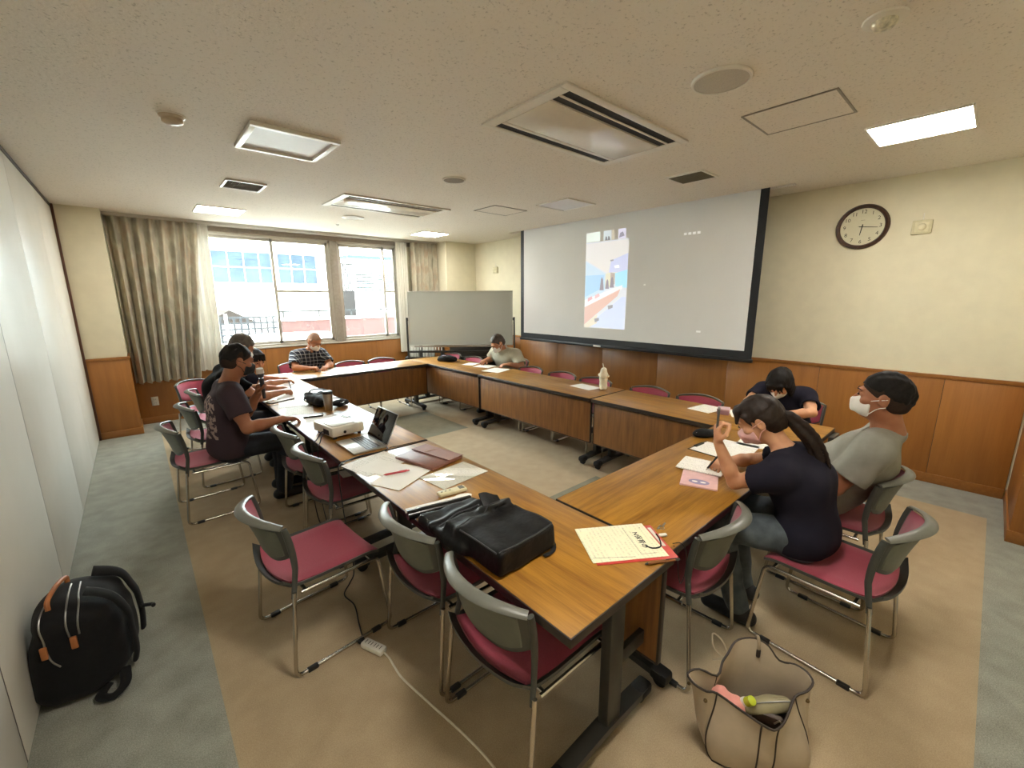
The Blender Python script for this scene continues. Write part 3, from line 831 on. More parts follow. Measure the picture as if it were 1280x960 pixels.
# ================================================================== CHAIRS
def make_chair():
    t = thing('stacking_chair', '', 'chair')
    # seat: padded cushion and shell
    def seat(u, v, zt):
        x = (u-.5)*2; y = -.205+.415*v
        wx = .208*(1-.06*max(0, .3-v)/.3)
        # rounded plan
        z = zt-.012*(1-(x*x))*(1 if v < .8 else 1) - .012*max(0, (v-.85)/.15)**2 + .02*max(0, (.16-v)/.16)**2
        yy = y-.018*(x*x)*(1-v)*0 + (-.03*(1-x*x))*(max(0, .5-v)/.5)
        return (wx*x, yy, z), (0, 0, 1)
    a = MB(); a.slab(lambda u, v: seat(u, v, .428), 12, 12, lambda u, v: (.008*min(1, 26*min(u, 1-u, v, 1-v)+.1), .010)); a.build('seat', 'red', t)
    a = MB()
    def shell(u, v):
        p, n = seat(u, v, .414); x = (u-.5)*2
        rim = .016*max(abs(x)**10, 0)+.018*max(0, 1-v*12)
        return (p[0]*1.085, -.012+p[1]*1.055-.004, p[2]+rim*.9), n
    a.slab(shell, 14, 12, .014); sh = a.build('seat_shell', 'chairdark', t)
    # backrest
    def B(u, v, off=0.0):
        x = 2*u-1
        y = -.178-.088*(1-x*x)*(.45+.55*v)-.03*v*v
        z = .49+.245*v-.022*x*x*v
        px = .219*x*(1-.05*(1-v))
        n = unit((-.55*x*(.5+.5*v), -1, .12))       # rearward normal
        return np.array((px, y, z))+n*off, n
    def vmin(x): return .10+.20*abs(x)**3
    def PB(off, m0=.06):
        def f(u, v):
            uu = m0+(1-2*m0)*u; x = 2*uu-1; vv = vmin(x)+(.90-vmin(x))*v
            return B(uu, vv, off)
        return f
    def shrink(off, mu, mv0, mv1):
        def f(u, v):
            uu = mu+(1-2*mu)*u; x = 2*uu-1; lo = vmin(x)+mv0+.10*abs(x)**4; hi = .93-mv1; vv = lo+(hi-lo)*v
            return B(uu, vv, off)
        return f
    a = MB(); a.slab(shrink(.002, .012, -.03, 0), 18, 8, .010); br = a.build('backrest', 'chairdark', t)
    a = MB(); a.slab(shrink(.0095, .075, .05, .07), 18, 8, .006); a.build('back_panel', 'chairpanel', t)
    a = MB(); a.slab(shrink(-.006, .05, .03, -.015), 18, 8, lambda u, v: (.004, .012*min(1, 8*min(u, 1-u, v, 1-v)+.1))); a.build('back_pad', 'red', t)
    a = MB(); N = 26
    top = [B(i/N, .985, .008)[0] for i in range(N+1)]
    rr = [.0175*(.72+.28*math.sin(PI*i/N)) for i in range(N+1)]
    a.tube([p+np.array((0, 0, .002)) for p in top], rr, 10, flat=(1.35, .55, (0, -.35, 1))); a.build('top_rim', 'chairsheen', t)  # rim lighter than the frame: its window sheen is put into the colour
    for e in (-1, 1):
        a = MB(); side = [B((e+1)/2, v, 0)[0] for v in (.97, .8, .6, .4, .2, .05)]
        side += [np.array((e*.214, -.186, .455)), np.array((e*.219, -.196, .40)), np.array((e*.222, -.200, .375))]
        a.tube(side, [.0105, .0120, .0125, .0125, .012, .011, .0105, .010, .010], 10, flat=(.85, 1.15, (0, -1, .1))); a.build('upright', 'chairdark', t)
    # chrome sled legs
    for s in (-1, 1):
        w = .232*s; f = .246*s
        pts = [(w, -.200, .408), (f, -.238, .0095), (f, .236, .0095), (w*.985, .196, .388), (w*.975, -.17, .392)]
        a = MB(); a.tube(fillet(pts, .038, 6), .0088, 10); lg = a.build('leg', 'chrome', t)
        for y in (-.165, .15):
            g = MB(); g.box((f, y, .0095), (.024, .05, .019), .006); g.build('glide', 'blackplastic', lg)
    a = MB()
    for y in (-.15, .16): a.tube([(-.226, y, .392), (.226, y, .392)], .008, 8)
    a.each('cross_bar', 'chrome', t)
    return t
chair0 = make_chair(); nch = [0]
def chair(x, y, deg, label):
    """deg: direction the seat faces, 0 = +x (towards the screen), 90 = +y (towards the windows)"""
    o = chair0 if nch[0] == 0 else copy_tree(chair0); nch[0] += 1
    o.location = (x, y, 0); o.rotation_euler = (0, 0, math.radians(deg-90)); tag(o, label, 'chair', 'red and grey stacking chairs')
    return o
chair(.535, 2.085, 5, 'red stacking chair pulled well away from the table above the white power strip')
chair(.985, 1.555, 0, 'red stacking chair tucked in beside the black bag, rear leg over the white cable')
chair(.985, 1.02, 0, 'red stacking chair at the near corner of the left table row, closest to the camera')
chair(.935, 2.735, 0, 'red stacking chair pushed under the table in front of the laptop')
chair(.945, 3.31, 0, 'red stacking chair pushed in beside the projector, behind another chair')
chair(.32, 4.0, 3, 'red stacking chair under the man holding the microphone')
chair(.475, 4.70, 4, 'red stacking chair under the person in black writing in the left row')
chair(.60, 5.36, 0, 'red stacking chair under the dark-haired person at the window end of the left row')
chair(.54, 5.86, -48, 'empty red stacking chair standing askew under the left mottled curtain')
chair(1.66, 6.47, -90, 'red stacking chair behind the plaid-shirted man by the window')
chair(2.30, 6.02, -90, 'empty red chair tucked under the window table, next to the plaid-shirted man')
chair(2.79, 6.00, -90, 'empty red chair tucked under the window table, nearest the whiteboard')
chair(3.69, 5.90, 180, 'empty red chair by the whiteboard with a black bag on the table before it')
chair(3.69, 5.33, 180, 'empty red chair beside the man in the grey-beige shirt, on his whiteboard side')
chair(4.08, 4.70, 180, 'red stacking chair under the man in the grey-beige shirt')
chair(3.66, 4.0, 180, 'empty red chair beside the man in the grey-beige shirt, on his screen side')
chair(3.66, 3.44, 180, 'empty red chair tucked at the middle of the screen row, second left of the bottle')
chair(3.66, 2.93, 180, 'empty red chair directly behind the white wrapped bottle')
chair(3.66, 2.24, 180, 'empty red chair just right of the white wrapped bottle')
chair(3.66, 1.72, 180, 'empty red chair beside the bowed woman at the screen row')
chair(4.22, 1.08, 180, 'red stacking chair under the bowed woman in navy')
chair(2.33, .345, 86, 'red stacking chair under the ponytailed woman, turned towards the table')
chair(1.78, .87, 92, 'empty red stacking chair tucked at the table corner left of the ponytailed woman')
chair(2.93, .47, 90, 'red stacking chair under the man in the grey T-shirt')

# ================================================================== WHITEBOARD
ang = math.atan2(-.663, .749)
t = thing('whiteboard', 'wide whiteboard on a wheeled stand standing across the far corner', 'whiteboard', (4.115, 5.955, 0), ang)
W = 1.76; z0, z1 = .86, 1.765
a = MB(); a.b2((-W/2+.012, -.012, z0+.012), (W/2-.012, .012, z1-.012)); a.build('board', plain('grey_white_board', '#c4c9c3', .28, var=.02, vscale=3), t)
a = MB(); e = .016
for lo, hi in (((-W/2, z0), (W/2, z0+e)), ((-W/2, z1-e), (W/2, z1)), ((-W/2, z0), (-W/2+e, z1)), ((W/2-e, z0), (W/2, z1))):
    a.b2((lo[0], -.018, lo[1]), (hi[0], .018, hi[1]), .004)
a.build('frame', plain('pale_aluminium', '#c9c9c2', .35, .6, var=.02), t)
for s in (-1, 1):
    a = MB(); x = s*(W/2+.025)
    a.b2((x-.014, -.02, .07), (x+.014, .02, 1.33), .006); a.box((x-s*.012, 0, 1.30), (.05, .03, .05), .008)
    p = a.build('post', 'legdark', t)
    a = MB(); a.b2((x-.022, -.28, .055), (x+.022, .28, .09), .008); a.build('foot', 'legdark', p)
    for y in (-.25, .25):
        a = MB(); a.lathe([(.004, -.012), (.027, -.012), (.028, .012), (.004, .012)], 16, T=Matrix.Translation((x, y, .028)) @ Matrix.Rotation(PI/2, 4, 'Y')); a.box((x, y, .05), (.03, .03, .03), .006); a.build('caster', 'rubber', p)
a = MB(); a.b2((-W/2-.02, -.016, .735), (W/2+.02, .016, .77), .005); a.b2((-W/2-.02, -.014, .30), (W/2+.02, .014, .34), .005); a.each('cross_bar', 'legdark', t)
a = MB(); a.b2((-W/2+.1, -.09, z0-.022), (W/2-.1, -.012, z0-.010), .003); a.b2((-W/2+.1, -.09, z0-.022), (W/2-.1, -.085, z0+.004), .002); a.build('pen_tray', 'steel', t)

# low dark bookcase with binders in the corner behind the board
t = thing('low_bookcase', 'low dark bookcase with files half hidden behind the whiteboard', 'bookcase', (4.27, 6.41, 0), ang)
BW = 1.72; a = MB()
a.b2((-BW/2, -.15, .0), (BW/2, .15, .06)); a.b2((-BW/2, .13, .06), (BW/2, .15, .62))
for z in (.06, .34, .60): a.b2((-BW/2, -.15, z), (BW/2, .14, z+.02), .002)
for x in (-BW/2, -BW/6, BW/6, BW/2-.02): a.b2((x, -.15, .06), (x+.02, .14, .62), .002)
a.b2((-.06, -.12, .62), (BW/2, .15, .93), .004)
a.build('carcass', plain('dark_grey_steel_case', '#37342f', .5), t)
M['binder'] = plain('white_binder', '#d9d6cc', .6); M['binderwood'] = plain('brown_box_file', '#a26a33', .6); M['binderdark'] = plain('dark_binder', '#3d3a37', .6)
RA = Matrix.Rotation(ang, 3, 'Z')
def binder(kx, zb, w, h, mat, label):
    c = RA @ Vector((kx, -.01, zb)); b = thing('file_binder', label, 'binder', (4.27+c.x, 6.41+c.y, zb), ang, 'files in the low bookcase')
    q = MB(); q.b2((-w/2, -.12, 0), (w/2, .10, h), .004); q.build('cover', mat, b)
    q = MB(); q.b2((-w*.28, -.1215, h*.5), (w*.28, -.1195, h*.82)); q.build('spine_label', 'paper', b)
rg = random.Random(4); x = -BW/2+.05
lab = {'binder': 'white file binder standing in the low bookcase behind the whiteboard', 'binderwood': 'brown box file among white binders behind the whiteboard', 'binderdark': 'dark file binder standing in the low bookcase behind the whiteboard'}
for k in range(12):
    w = rg.choice((.035, .045, .055)); mt = 'binderwood' if k in (9, 10) else ('binderdark' if k in (4, 11, 13) else 'binder')
    binder(x+w/2, .62, w, rg.uniform(.20, .25), mt, lab[mt]); x += w+.012
# ================================================================== THINGS ON THE TABLES
def rectfit(q):
    q = [np.array(p, float) for p in q]; c = sum(q)/4
    e = (q[1]-q[0]+q[2]-q[3])/2; f = (q[3]-q[0]+q[2]-q[1])/2
    return c, np.linalg.norm(e), np.linalg.norm(f), math.atan2(e[1], e[0])
def sheet(label, q, z=.7, mat='paper', group=None, name='paper_sheet', cat='paper', th=.0012, size=None, curl=0.0):
    c, w, h, r = rectfit(q)
    if size: w, h = size
    a = MB(); a.slab(lambda u, v: (((u-.5)*w, (v-.5)*h, th/2+.0003+curl*((u-.5)*2)**2*(1 if u > .5 else 0)), (0, 0, 1)), 8, 2, th)
    o = a.build(name, mat, None, (c[0], c[1], z), (0, 0, r)); tag(o, label, cat, group); return o
G = 'papers on the tables'
sheet('printed sheet beside the laptop cable, under the loose page with the red pen', [(.80, 2.387), (1.113, 2.472), (1.096, 2.198), (.818, 2.155)], .7, 'printed', G)
sheet('plain sheet lying under the red pen', [(.80, 2.048), (1.089, 2.176), (1.138, 1.986), (.89, 1.871)], .7016, 'paper', G)
sheet('white sheet spread flat just left of the red pen page', [(.85, 2.30), (1.02, 2.36), (1.06, 2.12), (.90, 2.05)], .7008, 'paper', G)
o = sheet('clear plastic file of printed pages between the leather folio and the remote', [(1.046, 1.936), (1.346, 1.97), (1.375, 1.758), (1.055, 1.731)], .7, 'printed2', None, 'clear_file', 'file', .003)
a = MB(); c, w, h, r = rectfit([(1.046, 1.936), (1.346, 1.97), (1.375, 1.758), (1.055, 1.731)])
a.slab(lambda u, v: (((u-.5)*(w+.01), (v-.5)*(h+.01), .0045+.002*math.sin(5*u+3*v)), (0, 0, 1)), 10, 6, .0008); a.build('plastic_cover', 'clearfilm', o)
# leather folio
c, w, h, r = rectfit([(1.082, 2.287), (1.322, 2.342), (1.367, 2.012), (1.124, 1.961)])
t = thing('leather_folio', 'brown leather document folio with folded flap near the middle of the rectangle', 'folio', (c[0], c[1], .7), r)
M['leather'] = plain('brown_leather', '#7c4f3f', .5, var=.12, vscale=40, bump=.3, bscale=250)
a = MB(); a.b2((-w/2, -h/2, .0005), (w/2, h/2, .020), .008); a.build('body', 'leather', t)
a = MB(); a.slab(lambda u, v: ((w/2-.115+.117*u+(.02 if False else 0), (-.5+v)*h*.995, .0222+.002*(1-u)), (0, 0, 1)), 4, 4, .004)
a.build('flap', plain('brown_leather_flap', '#86584a', .5, var=.1, bump=.2), t)
a = MB(); a.tube([(w/2-.03, h*.12, .027), (w/2-.10, h*.16, .028)], .004, 6, flat=(1, .4, (0, 0, 1))); a.build('strap', plain('light_leather_strap', '#b58f78', .5), t)
# pens
def pen(label, a0, a1, mat, tip, z=.7, r=.0055, tilt=None):
    a0 = np.array(a0, float); a1 = np.array(a1, float); c = (a0+a1)/2; d = a1-a0; L = np.linalg.norm(d)
    t = thing('ballpoint_pen', label, 'pen', (c[0], c[1], z), math.atan2(d[1], d[0]))
    q = MB(); q.tube([(-L*.42, 0, r+.0003), (L*.36, 0, r+.0003)], r, 10); q.build('barrel', mat, t)
    q = MB(); q.tube([(-L/2, 0, r+.0003), (-L*.42, 0, r+.0003)], [.0012, r*.9], 8); q.build('tip', tip, t)
    q = MB(); q.tube([(L*.36, 0, r+.0003), (L/2, 0, r+.0003)], [r*.9, r*.7], 8); q.box((L*.25, 0, 2*r+.001), (L*.3, .003, .0015)); q.build('clip', tip, t)
M['redplastic'] = plain('red_plastic', '#b8323c', .35)
pen('red ballpoint pen lying on a loose sheet in the left row', (.905, 2.091), (1.042, 2.055), 'redplastic', 'redplastic', .7032)
# air-conditioner remote
t = thing('remote_control', 'cream remote control beside the black bag', 'remote control', (1.07, 1.666, .7), -.15)
a = MB(); a.b2((-.075, -.024, .0005), (.075, .024, .022), .009); a.build('case', plain('cream_remote', '#d3cba6', .45), t)
a = MB(); a.b2((.035, -.016, .0215), (.062, .016, .0232), .001); a.build('display', plain('grey_display', '#6d6d62', .2), t)
a = MB()
for x in (-.055, -.035, -.012): a.ball((x, 0, .0222), (.006, .006, .002), 10)
a.each('button', plain('grey_buttons', '#8d8871', .5), t)
# laptop
t = thing('laptop', 'open silver laptop facing the left chairs beside the projector', 'laptop', (1.01, 2.66, .7), 0)
M['silver'] = plain('silver_aluminium', '#b9b7b4', .3, .7, var=.02)
a = MB(); a.b2((-.108, -.156, .004), (.112, .156, .016), .004); a.b2((-.1, -.15, .0005), (-.08, .15, .005)); a.b2((.08, -.15, .0005), (.1, .15, .005)); b = a.build('base', 'silver', t)
a = MB()
for i in range(5):
    for j in range(13): a.box((-.015+.019*i+.006, -.132+.022*j, .0166), (.016, .019, .0016), .0015)
a.build('keyboard', plain('dark_keys', '#4a4a4c', .5), b)
a = MB(); a.b2((-.098, -.045, .0158), (-.028, .045, .0165)); a.build('trackpad', plain('trackpad', '#c4c2be', .25, .4), b)
T = Matrix.Translation((.112, 0, .016)) @ Matrix.Rotation(math.radians(26), 4, 'Y')
a = MB(); a.b2((-.001, -.156, 0), (.006, .156, .212), .003, T=T); l = a.build('lid', 'silver', t)
a = MB(); a.b2((-.0025, -.152, .004), (-.0008, .152, .208), .001, T=T); a.build('screen', plain('black_glass_screen', '#0c0a0c', .06, var=.02), l)
a = MB(); a.tube([(.112, -.13, .013), (.112, .13, .013)], .005, 8); a.build('hinge', 'blackplastic', t)
# projector
t = thing('projector', 'small white projector on the left table row pointing at the screen', 'projector', (1.005, 3.04, .7), .12)
M['projwhite'] = plain('warm_white_plastic', '#ddd8c8', .4, var=.02)
a = MB(); a.b2((-.12, -.15, .018), (.12, .15, .088), .014); a.build('case', 'projwhite', t)
a = MB(); a.b2((-.10, -.12, .0875), (.06, .05, .092), .004); a.b2((.07, .02, .0875), (.105, .12, .0905), .002); a.build('top_panel', plain('light_grey_panel', '#c9c6bb', .4), t)
a = MB()
for i in range(4): a.ball((.088, .035+.022*i, .0905), (.006, .006, .0025), 8)
a.each('button', plain('grey_projector_buttons', '#8f8d86', .4), t)
a = MB(); a.lathe([(.034, 0), (.034, .014), (.028, .016), (.026, .006), (.001, .006)], 24, T=Matrix.Translation((.118, .08, .052)) @ Matrix.Rotation(PI/2, 4, 'Y')); a.build('lens', 'blackplastic', t)
a = MB(); a.lathe([(.010, 0), (.010, .003), (.001, .003)], 14, T=Matrix.Translation((-.03, -.1505, .045)) @ Matrix.Rotation(PI/2, 4, 'X')); a.build('lock_socket', 'blackplastic', t)
a = MB()
for x, y in ((-.09, -.12), (-.09, .12), (.09, -.12), (.09, .12)): a.lathe([(.012, .0005), (.012, .02), (.001, .02)], 12, T=Matrix.Translation((x, y, 0)))
a.each('foot', 'rubber', t)
a = MB(); a.b2((-.1225, -.10, .03), (-.1195, -.02, .065)); a.build('port_panel', 'blackplastic', t)
# cables
M['cable'] = plain('black_cable', '#17181a', .5)
def cable(label, pts, r=.0032, mat='cable', name='cable', n=8):
    a = MB(); a.tube(smooth_path(pts, n), r, 8); return tag(a.build(name, mat), label, 'cable')
cable('black cable from the projector socket over the table edge', [(.884, 2.985, .75), (.862, 2.975, .748), (.82, 2.95, .71), (.79, 2.93, .69), (.772, 2.93, .55), (.765, 2.95, .30), (.80, 3.0, .08), (.86, 3.1, .006), (.95, 3.2, .006)])
cable('thin black cable from the projector running to the left table edge', [(.882, 2.955, .742), (.85, 2.93, .735), (.82, 2.88, .707), (.79, 2.83, .69), (.78, 2.82, .5), (.78, 2.8, .25), (.82, 2.76, .05), (.88, 2.7, .006)])
cable('black power cable from the laptop hinge across the table edge', [(1.115, 2.495, .712), (1.10, 2.46, .708), (1.04, 2.455, .7045), (.93, 2.47, .7045), (.84, 2.445, .7045), (.795, 2.43, .7), (.775, 2.42, .66), (.78, 2.41, .4), (.80, 2.40, .15), (.79, 2.36, .02), (.74, 2.30, .0045), (.68, 2.22, .0045), (.69, 2.10, .0045), (.655, 1.95, .0045), (.635, 1.86, .008), (.632, 1.835, .014)], .0036)
cable('grey cable lying across the table joint beside the leather folio', [(1.13, 2.485, .7045), (1.2, 2.475, .7042), (1.3, 2.47, .7042), (1.385, 2.465, .7042)], .0022)
# power strip and white flex
t = thing('power_strip', 'white power strip end on the floor beside the pulled-out chair', 'power strip', (.645, 1.745, 0), math.radians(-68))
a = MB(); a.b2((-.065, -.024, .0005), (.065, .024, .03), .009); a.build('case', 'white', t)
a = MB()
for x in (-.035, 0, .035): a.b2((x-.011, -.01, .0295), (x-.008, .01, .0305)); a.b2((x+.008, -.01, .0295), (x+.011, .01, .0305))
a.each('socket', 'rubber', t)
a = MB(); a.b2((-.095, -.014, .006), (-.064, .014, .026), .006); a.build('plug', 'blackplastic', t)
cable('white power flex curving across the beige carpet to the bottom edge', [(.668, 1.682, .014), (.675, 1.64, .008), (.672, 1.58, .0052), (.672, 1.50, .0052), (.70, 1.32, .0052), (.735, 1.10, .0052), (.745, .94, .0052), (.72, .7, .0052), (.66, .4, .0052)], .0048, plain('white_flex', '#d6cfbc', .5), 'power_flex')
# tumbler
t = thing('travel_tumbler', 'steel travel tumbler with black lid next to the black pouch', 'tumbler', (1.165, 3.735, .7))
a = MB(); a.lathe([(.030, .0005), (.032, .004), (.040, .12), (.041, .15)], 28); a.build('cup', 'steel', t)
a = MB(); a.lathe([(.0415, .149), (.043, .152), (.043, .166), (.039, .172), (.001, .172)], 28); a.build('lid', 'blackplastic', t)
a = MB(); a.box((.012, 0, .174), (.03, .016, .005), .002); a.build('lid_slider', 'steel', t)
# black camera pouch behind the tumbler
t = thing('black_pouch', 'crumpled black camera pouch with straps lying beside the steel tumbler', 'pouch', (1.17, 3.97, .7))
g = SDF((-.2, -.26, -.01), (.24, .24, .16), .006); rg = np.random.RandomState(2)
g.ell((-.02, .08, .05), (.085, .13, .05), .02).ell((0, -.03, .045), (.07, .09, .045), .03).ell((.12, -.16, .03), (.075, .06, .032), .02).ell((.06, .12, .07), (.05, .05, .035), .02).ell((-.05, .14, .09), (.035, .05, .02), .01)
g.wrinkle(.004, 60, 3).plane((0, 0, .001), (0, 0, -1)); g.build('body', 'black', t)
a = MB(); a.tube(smooth_path([(-.06, .17, .07), (-.03, .13, .125), (.04, .10, .13), (.09, .02, .11), (.07, -.08, .08)]), .009, 8, flat=(1.5, .5, (0, 0, 1))); a.tube(smooth_path([(.02, -.1, .06), (.10, -.12, .075), (.17, -.17, .05), (.2, -.12, .012)]), .007, 8, flat=(1.4, .5, (0, 0, 1))); a.each('strap', 'black', t)
a = MB(); a.box((-.108, .06, .05), (.006, .03, .02), .003); a.build('label_patch', 'white', t)
a = MB(); a.tube(smooth_path([(.10, -.185, .05), (.115, -.215, .045), (.14, -.21, .048)]), .003, 6); a.build('buckle', 'steel', t)
# phone
t = thing('smartphone', 'dark phone with pale screen on the table between the projector and the pouch', 'phone', (1.0, 3.615, .7), -.32)
a = MB(); a.b2((-.075, -.036, .0005), (.075, .036, .014), .006); a.build('body', 'blackplastic', t)
a = MB(); a.b2((-.071, -.033, .0136), (.071, .033, .0146), .001); a.build('screen', plain('pale_phone_screen', '#d3d3d0', .12), t)
sheet('small blank sheet lying between the projector and the phone', [(.90, 3.46), (1.13, 3.40), (1.16, 3.56), (.93, 3.62)], .7, 'paper', G)
sheet('wide printed handout in front of the black pouch', [(.84, 3.78), (1.05, 3.72), (1.10, 4.02), (.89, 4.08)], .7, 'printed2', G)
sheet('second printed handout behind the wide one in front of the pouch', [(.86, 4.10), (1.07, 4.05), (1.12, 4.34), (.91, 4.39)], .7, 'printed', G)
sheet('sheet the person in black is writing on', [(.93, 4.48), (1.15, 4.47), (1.17, 4.77), (.95, 4.78)], .7, 'printed', G)
sheet('large white plan sheet beyond the writing hand in the left row', [(1.17, 4.45), (1.37, 4.45), (1.37, 4.75), (1.17, 4.75)], .7, 'paper', G)
sheet('printed sheet in front of the dark-haired person at the window end', [(1.0, 5.0), (1.3, 5.02), (1.28, 5.24), (.98, 5.22)], .7, 'printed2', G)
sheet('blank sheet near the window end of the left row', [(1.05, 5.5), (1.26, 5.5), (1.26, 5.8), (1.05, 5.8)], .7, 'paper', G)
t = thing('notebook', 'dark-edged notebook between the writing arm and the handouts', 'notebook', (.93, 4.41, .7), .35)
a = MB(); a.b2((-.12, -.01, .0005), (.12, .012, .012), .002); a.b2((-.12, -.06, .0005), (.12, -.008, .010), .002); a.build('cover', plain('grey_cover', '#4a4742', .6), t)
a = MB(); a.b2((-.117, -.058, .0098), (.117, .009, .0125), .001); a.build('pages', 'paper', t)
sheet('sheet on the window table in front of the plaid-shirted man', [(1.75, 5.72), (2.0, 5.76), (1.98, 5.96), (1.74, 5.93)], .7, 'paper', G)
sheet('single sheet left on the window table in front of the empty chairs', [(2.02, 5.78), (2.26, 5.80), (2.25, 5.97), (2.01, 5.95)], .7, 'paper', G)
# ---------------- black bag lying on the near table
t = thing('black_backpack', 'big black nylon backpack lying flat on the nearest table', 'backpack', (.95, 1.22, .7), 0)
g = SDF((-.26, -.30, -.015), (.26, .36, .19), .006)
Rb = np.array(Matrix.Rotation(.05, 3, 'Z'))
g.box((.01, -.095, .055), (.15, .13, .052), .02, .02, Rb.T)
g.box((-.02, .12, .028), (.145, .16, .026), .02, .03)
g.box((.085, .06, .10), (.06, .05, .014), .012, .02, np.array(Matrix.Rotation(-.5, 3, 'X') @ Matrix.Rotation(.35, 3, 'Z')).T)
g.box((-.05, .05, .075), (.09, .06, .02), .015, .04)
g.cone((-.13, .02, .075), (.12, .045, .085), .014, .010, .02).cone((-.16, .18, .045), (.10, .20, .05), .014, .014, .02)
g.wrinkle(.0036, 30, 8).plane((0, 0, .0012), (0, 0, -1)); g.build('body', 'blacknylon', t)
a = MB()
for pth in ([(-.135, .02, .10), (-.05, .035, .11), (.04, .05, .11), (.11, .06, .10)], [(-.13, -.22, .105), (-.05, -.224, .107), (.05, -.222, .107), (.15, -.205, .105)], [(-.142, -.21, .104), (-.143, -.1, .105), (-.14, .0, .10)], [(.155, -.20, .104), (.16, -.1, .105), (.155, .01, .10)], [(-.14, .15, .07), (-.04, .17, .07), (.08, .17, .07)]):
    a.tube(g.surf(smooth_path(pth, 5), .0005), .0032, 6)
a.each('piping', plain('grey_piping', '#2c2d31', .5), t)
a = MB(); a.slab(lambda u, v: ((.03+.085*u+.012*v, .07+.05*v-.02*u, .098+.045*v*(1-.5*u)+.006*math.sin(5*u)), (0, -.6, .8)), 5, 5, .008); a.build('flap', 'blacknylon', t)
a = MB(); a.tube(smooth_path([(.15, -.15, .02), (.17, -.19, .008), (.13, -.23, .007), (.08, -.232, .007)]), .006, 8, flat=(1.6, .5, (0, 0, 1))); a.each('strap', 'black', t)
# black tube-like folded file with white edge beyond the bag
t = thing('document_tube', 'black folded document case with white edge between the remote and the bag', 'document case', (.925, 1.545, .7), -.22)
a = MB(); a.tube([(-.15, 0, .024), (.15, 0, .024)], .022, 14, flat=(1.2, .95, (0, 0, 1))); a.build('case', plain('glossy_black_vinyl', '#141414', .2), t)
a = MB(); a.tube([(-.152, .022, .034), (.14, .024, .036)], .011, 10); a.ball((.12, .03, .032), (.05, .02, .014)); a.build('white_roll', 'paper', t)
# ---------------- documents in a red file with lanyard at the near corner
c, w, h, r = rectfit([(1.267, 1.034), (1.519, .873), (1.371, .671), (1.126, .836)])
c = c + np.array((.0, .0))
t = thing('red_document_file', 'red clear file with cream printed sheet and lanyard at the near table corner', 'file', (c[0], c[1], .7), r)
w, h = .297, .235
a = MB(); a.b2((-w/2+.012, -h/2-.009, .0004), (w/2+.032, h/2-.012, .0026), .001); a.build('red_cover', plain('translucent_red_film', '#c1453f', .3), t)
a = MB(); a.slab(lambda u, v: (((u-.5)*w, (v-.5)*h+.004, .0034), (0, 0, 1)), 4, 2, .0012); pg = a.build('page', printed('cream_printed_page', '#e6e1c2', '#a5a28d', 60), t)
a = MB(); V, F = text_geo('N保育の', .030, .0005)
Tt = Matrix.Translation((w/2-.062, .004, .0042)) @ Matrix.Rotation(-PI/2, 4, 'Z')
a.add(V, F, T=Tt); V, F = text_geo('・', .02); a.add(V, F, T=Matrix.Translation((w/2-.025, h/2-.03, .0042))); a.build('title', 'inkblack', pg)
a = MB()
for p0, p1 in (((w/2-.098, -.088), (w/2-.098, .095)), ((w/2-.098, -.088), (w/2-.035, -.088)), ((-.14, -.085), (.02, -.10))):
    a.tube([(p0[0], p0[1], .0042), (p1[0], p1[1], .0042)], .0005, 4)
a.each('box_line', 'ink', pg)
a = MB(); a.tube(smooth_path([(w/2+.02, .03, .006), (w/2+.015, -.01, .007), (w/2-.005, -.055, .0065), (w/2-.04, -.06, .0062), (w/2-.06, -.04, .006)]), .0026, 6); a.build('cord', 'rubber', t)
a = MB(); a.b2((w/2+.008, -.05, .0028), (w/2+.022, .085, .0036)); a.b2((w/2+.026, .01, .003), (w/2+.06, .026, .012), .004); a.each('white_tab', 'white', t)
cc = Vector((c[0], c[1], 0))+Matrix.Rotation(r, 3, 'Z') @ Vector((.105, -.145, 0))
dd = Matrix.Rotation(r, 3, 'Z') @ Vector((1, .06, 0))
pen('brown and black pen along the lower edge of the red document file', (cc.x-dd.x*.07, cc.y-dd.y*.07), (cc.x+dd.x*.07, cc.y+dd.y*.07), plain('brown_pen', '#7a4c24', .4), 'blackplastic', .7)
t = thing('key_bunch', 'small silver keys beside the lanyard of the red document file', 'keys', (1.545, .80, .7), .2)
a = MB(); a.tube([(.012*math.cos(k*PI/6), .012*math.sin(k*PI/6), .003) for k in range(12)], .0012, 6, closed=True); a.build('ring', 'steel', t)
a = MB(); a.b2((.008, -.004, .0006), (.05, .004, .003), .001); a.b2((-.02, .006, .0006), (.02, .014, .003), .001); a.each('key', 'steel', t)
tag(MB().tube(smooth_path([(1.47, .71, .703), (1.50, .69, .70), (1.51, .67, .66), (1.50, .665, .58), (1.47, .665, .55), (1.45, .668, .60), (1.452, .68, .68), (1.46, .70, .7025)]), .0016, 6).build('lanyard_cord', 'rubber'), 'thin dark cord loop hanging off the near table corner', 'cord')
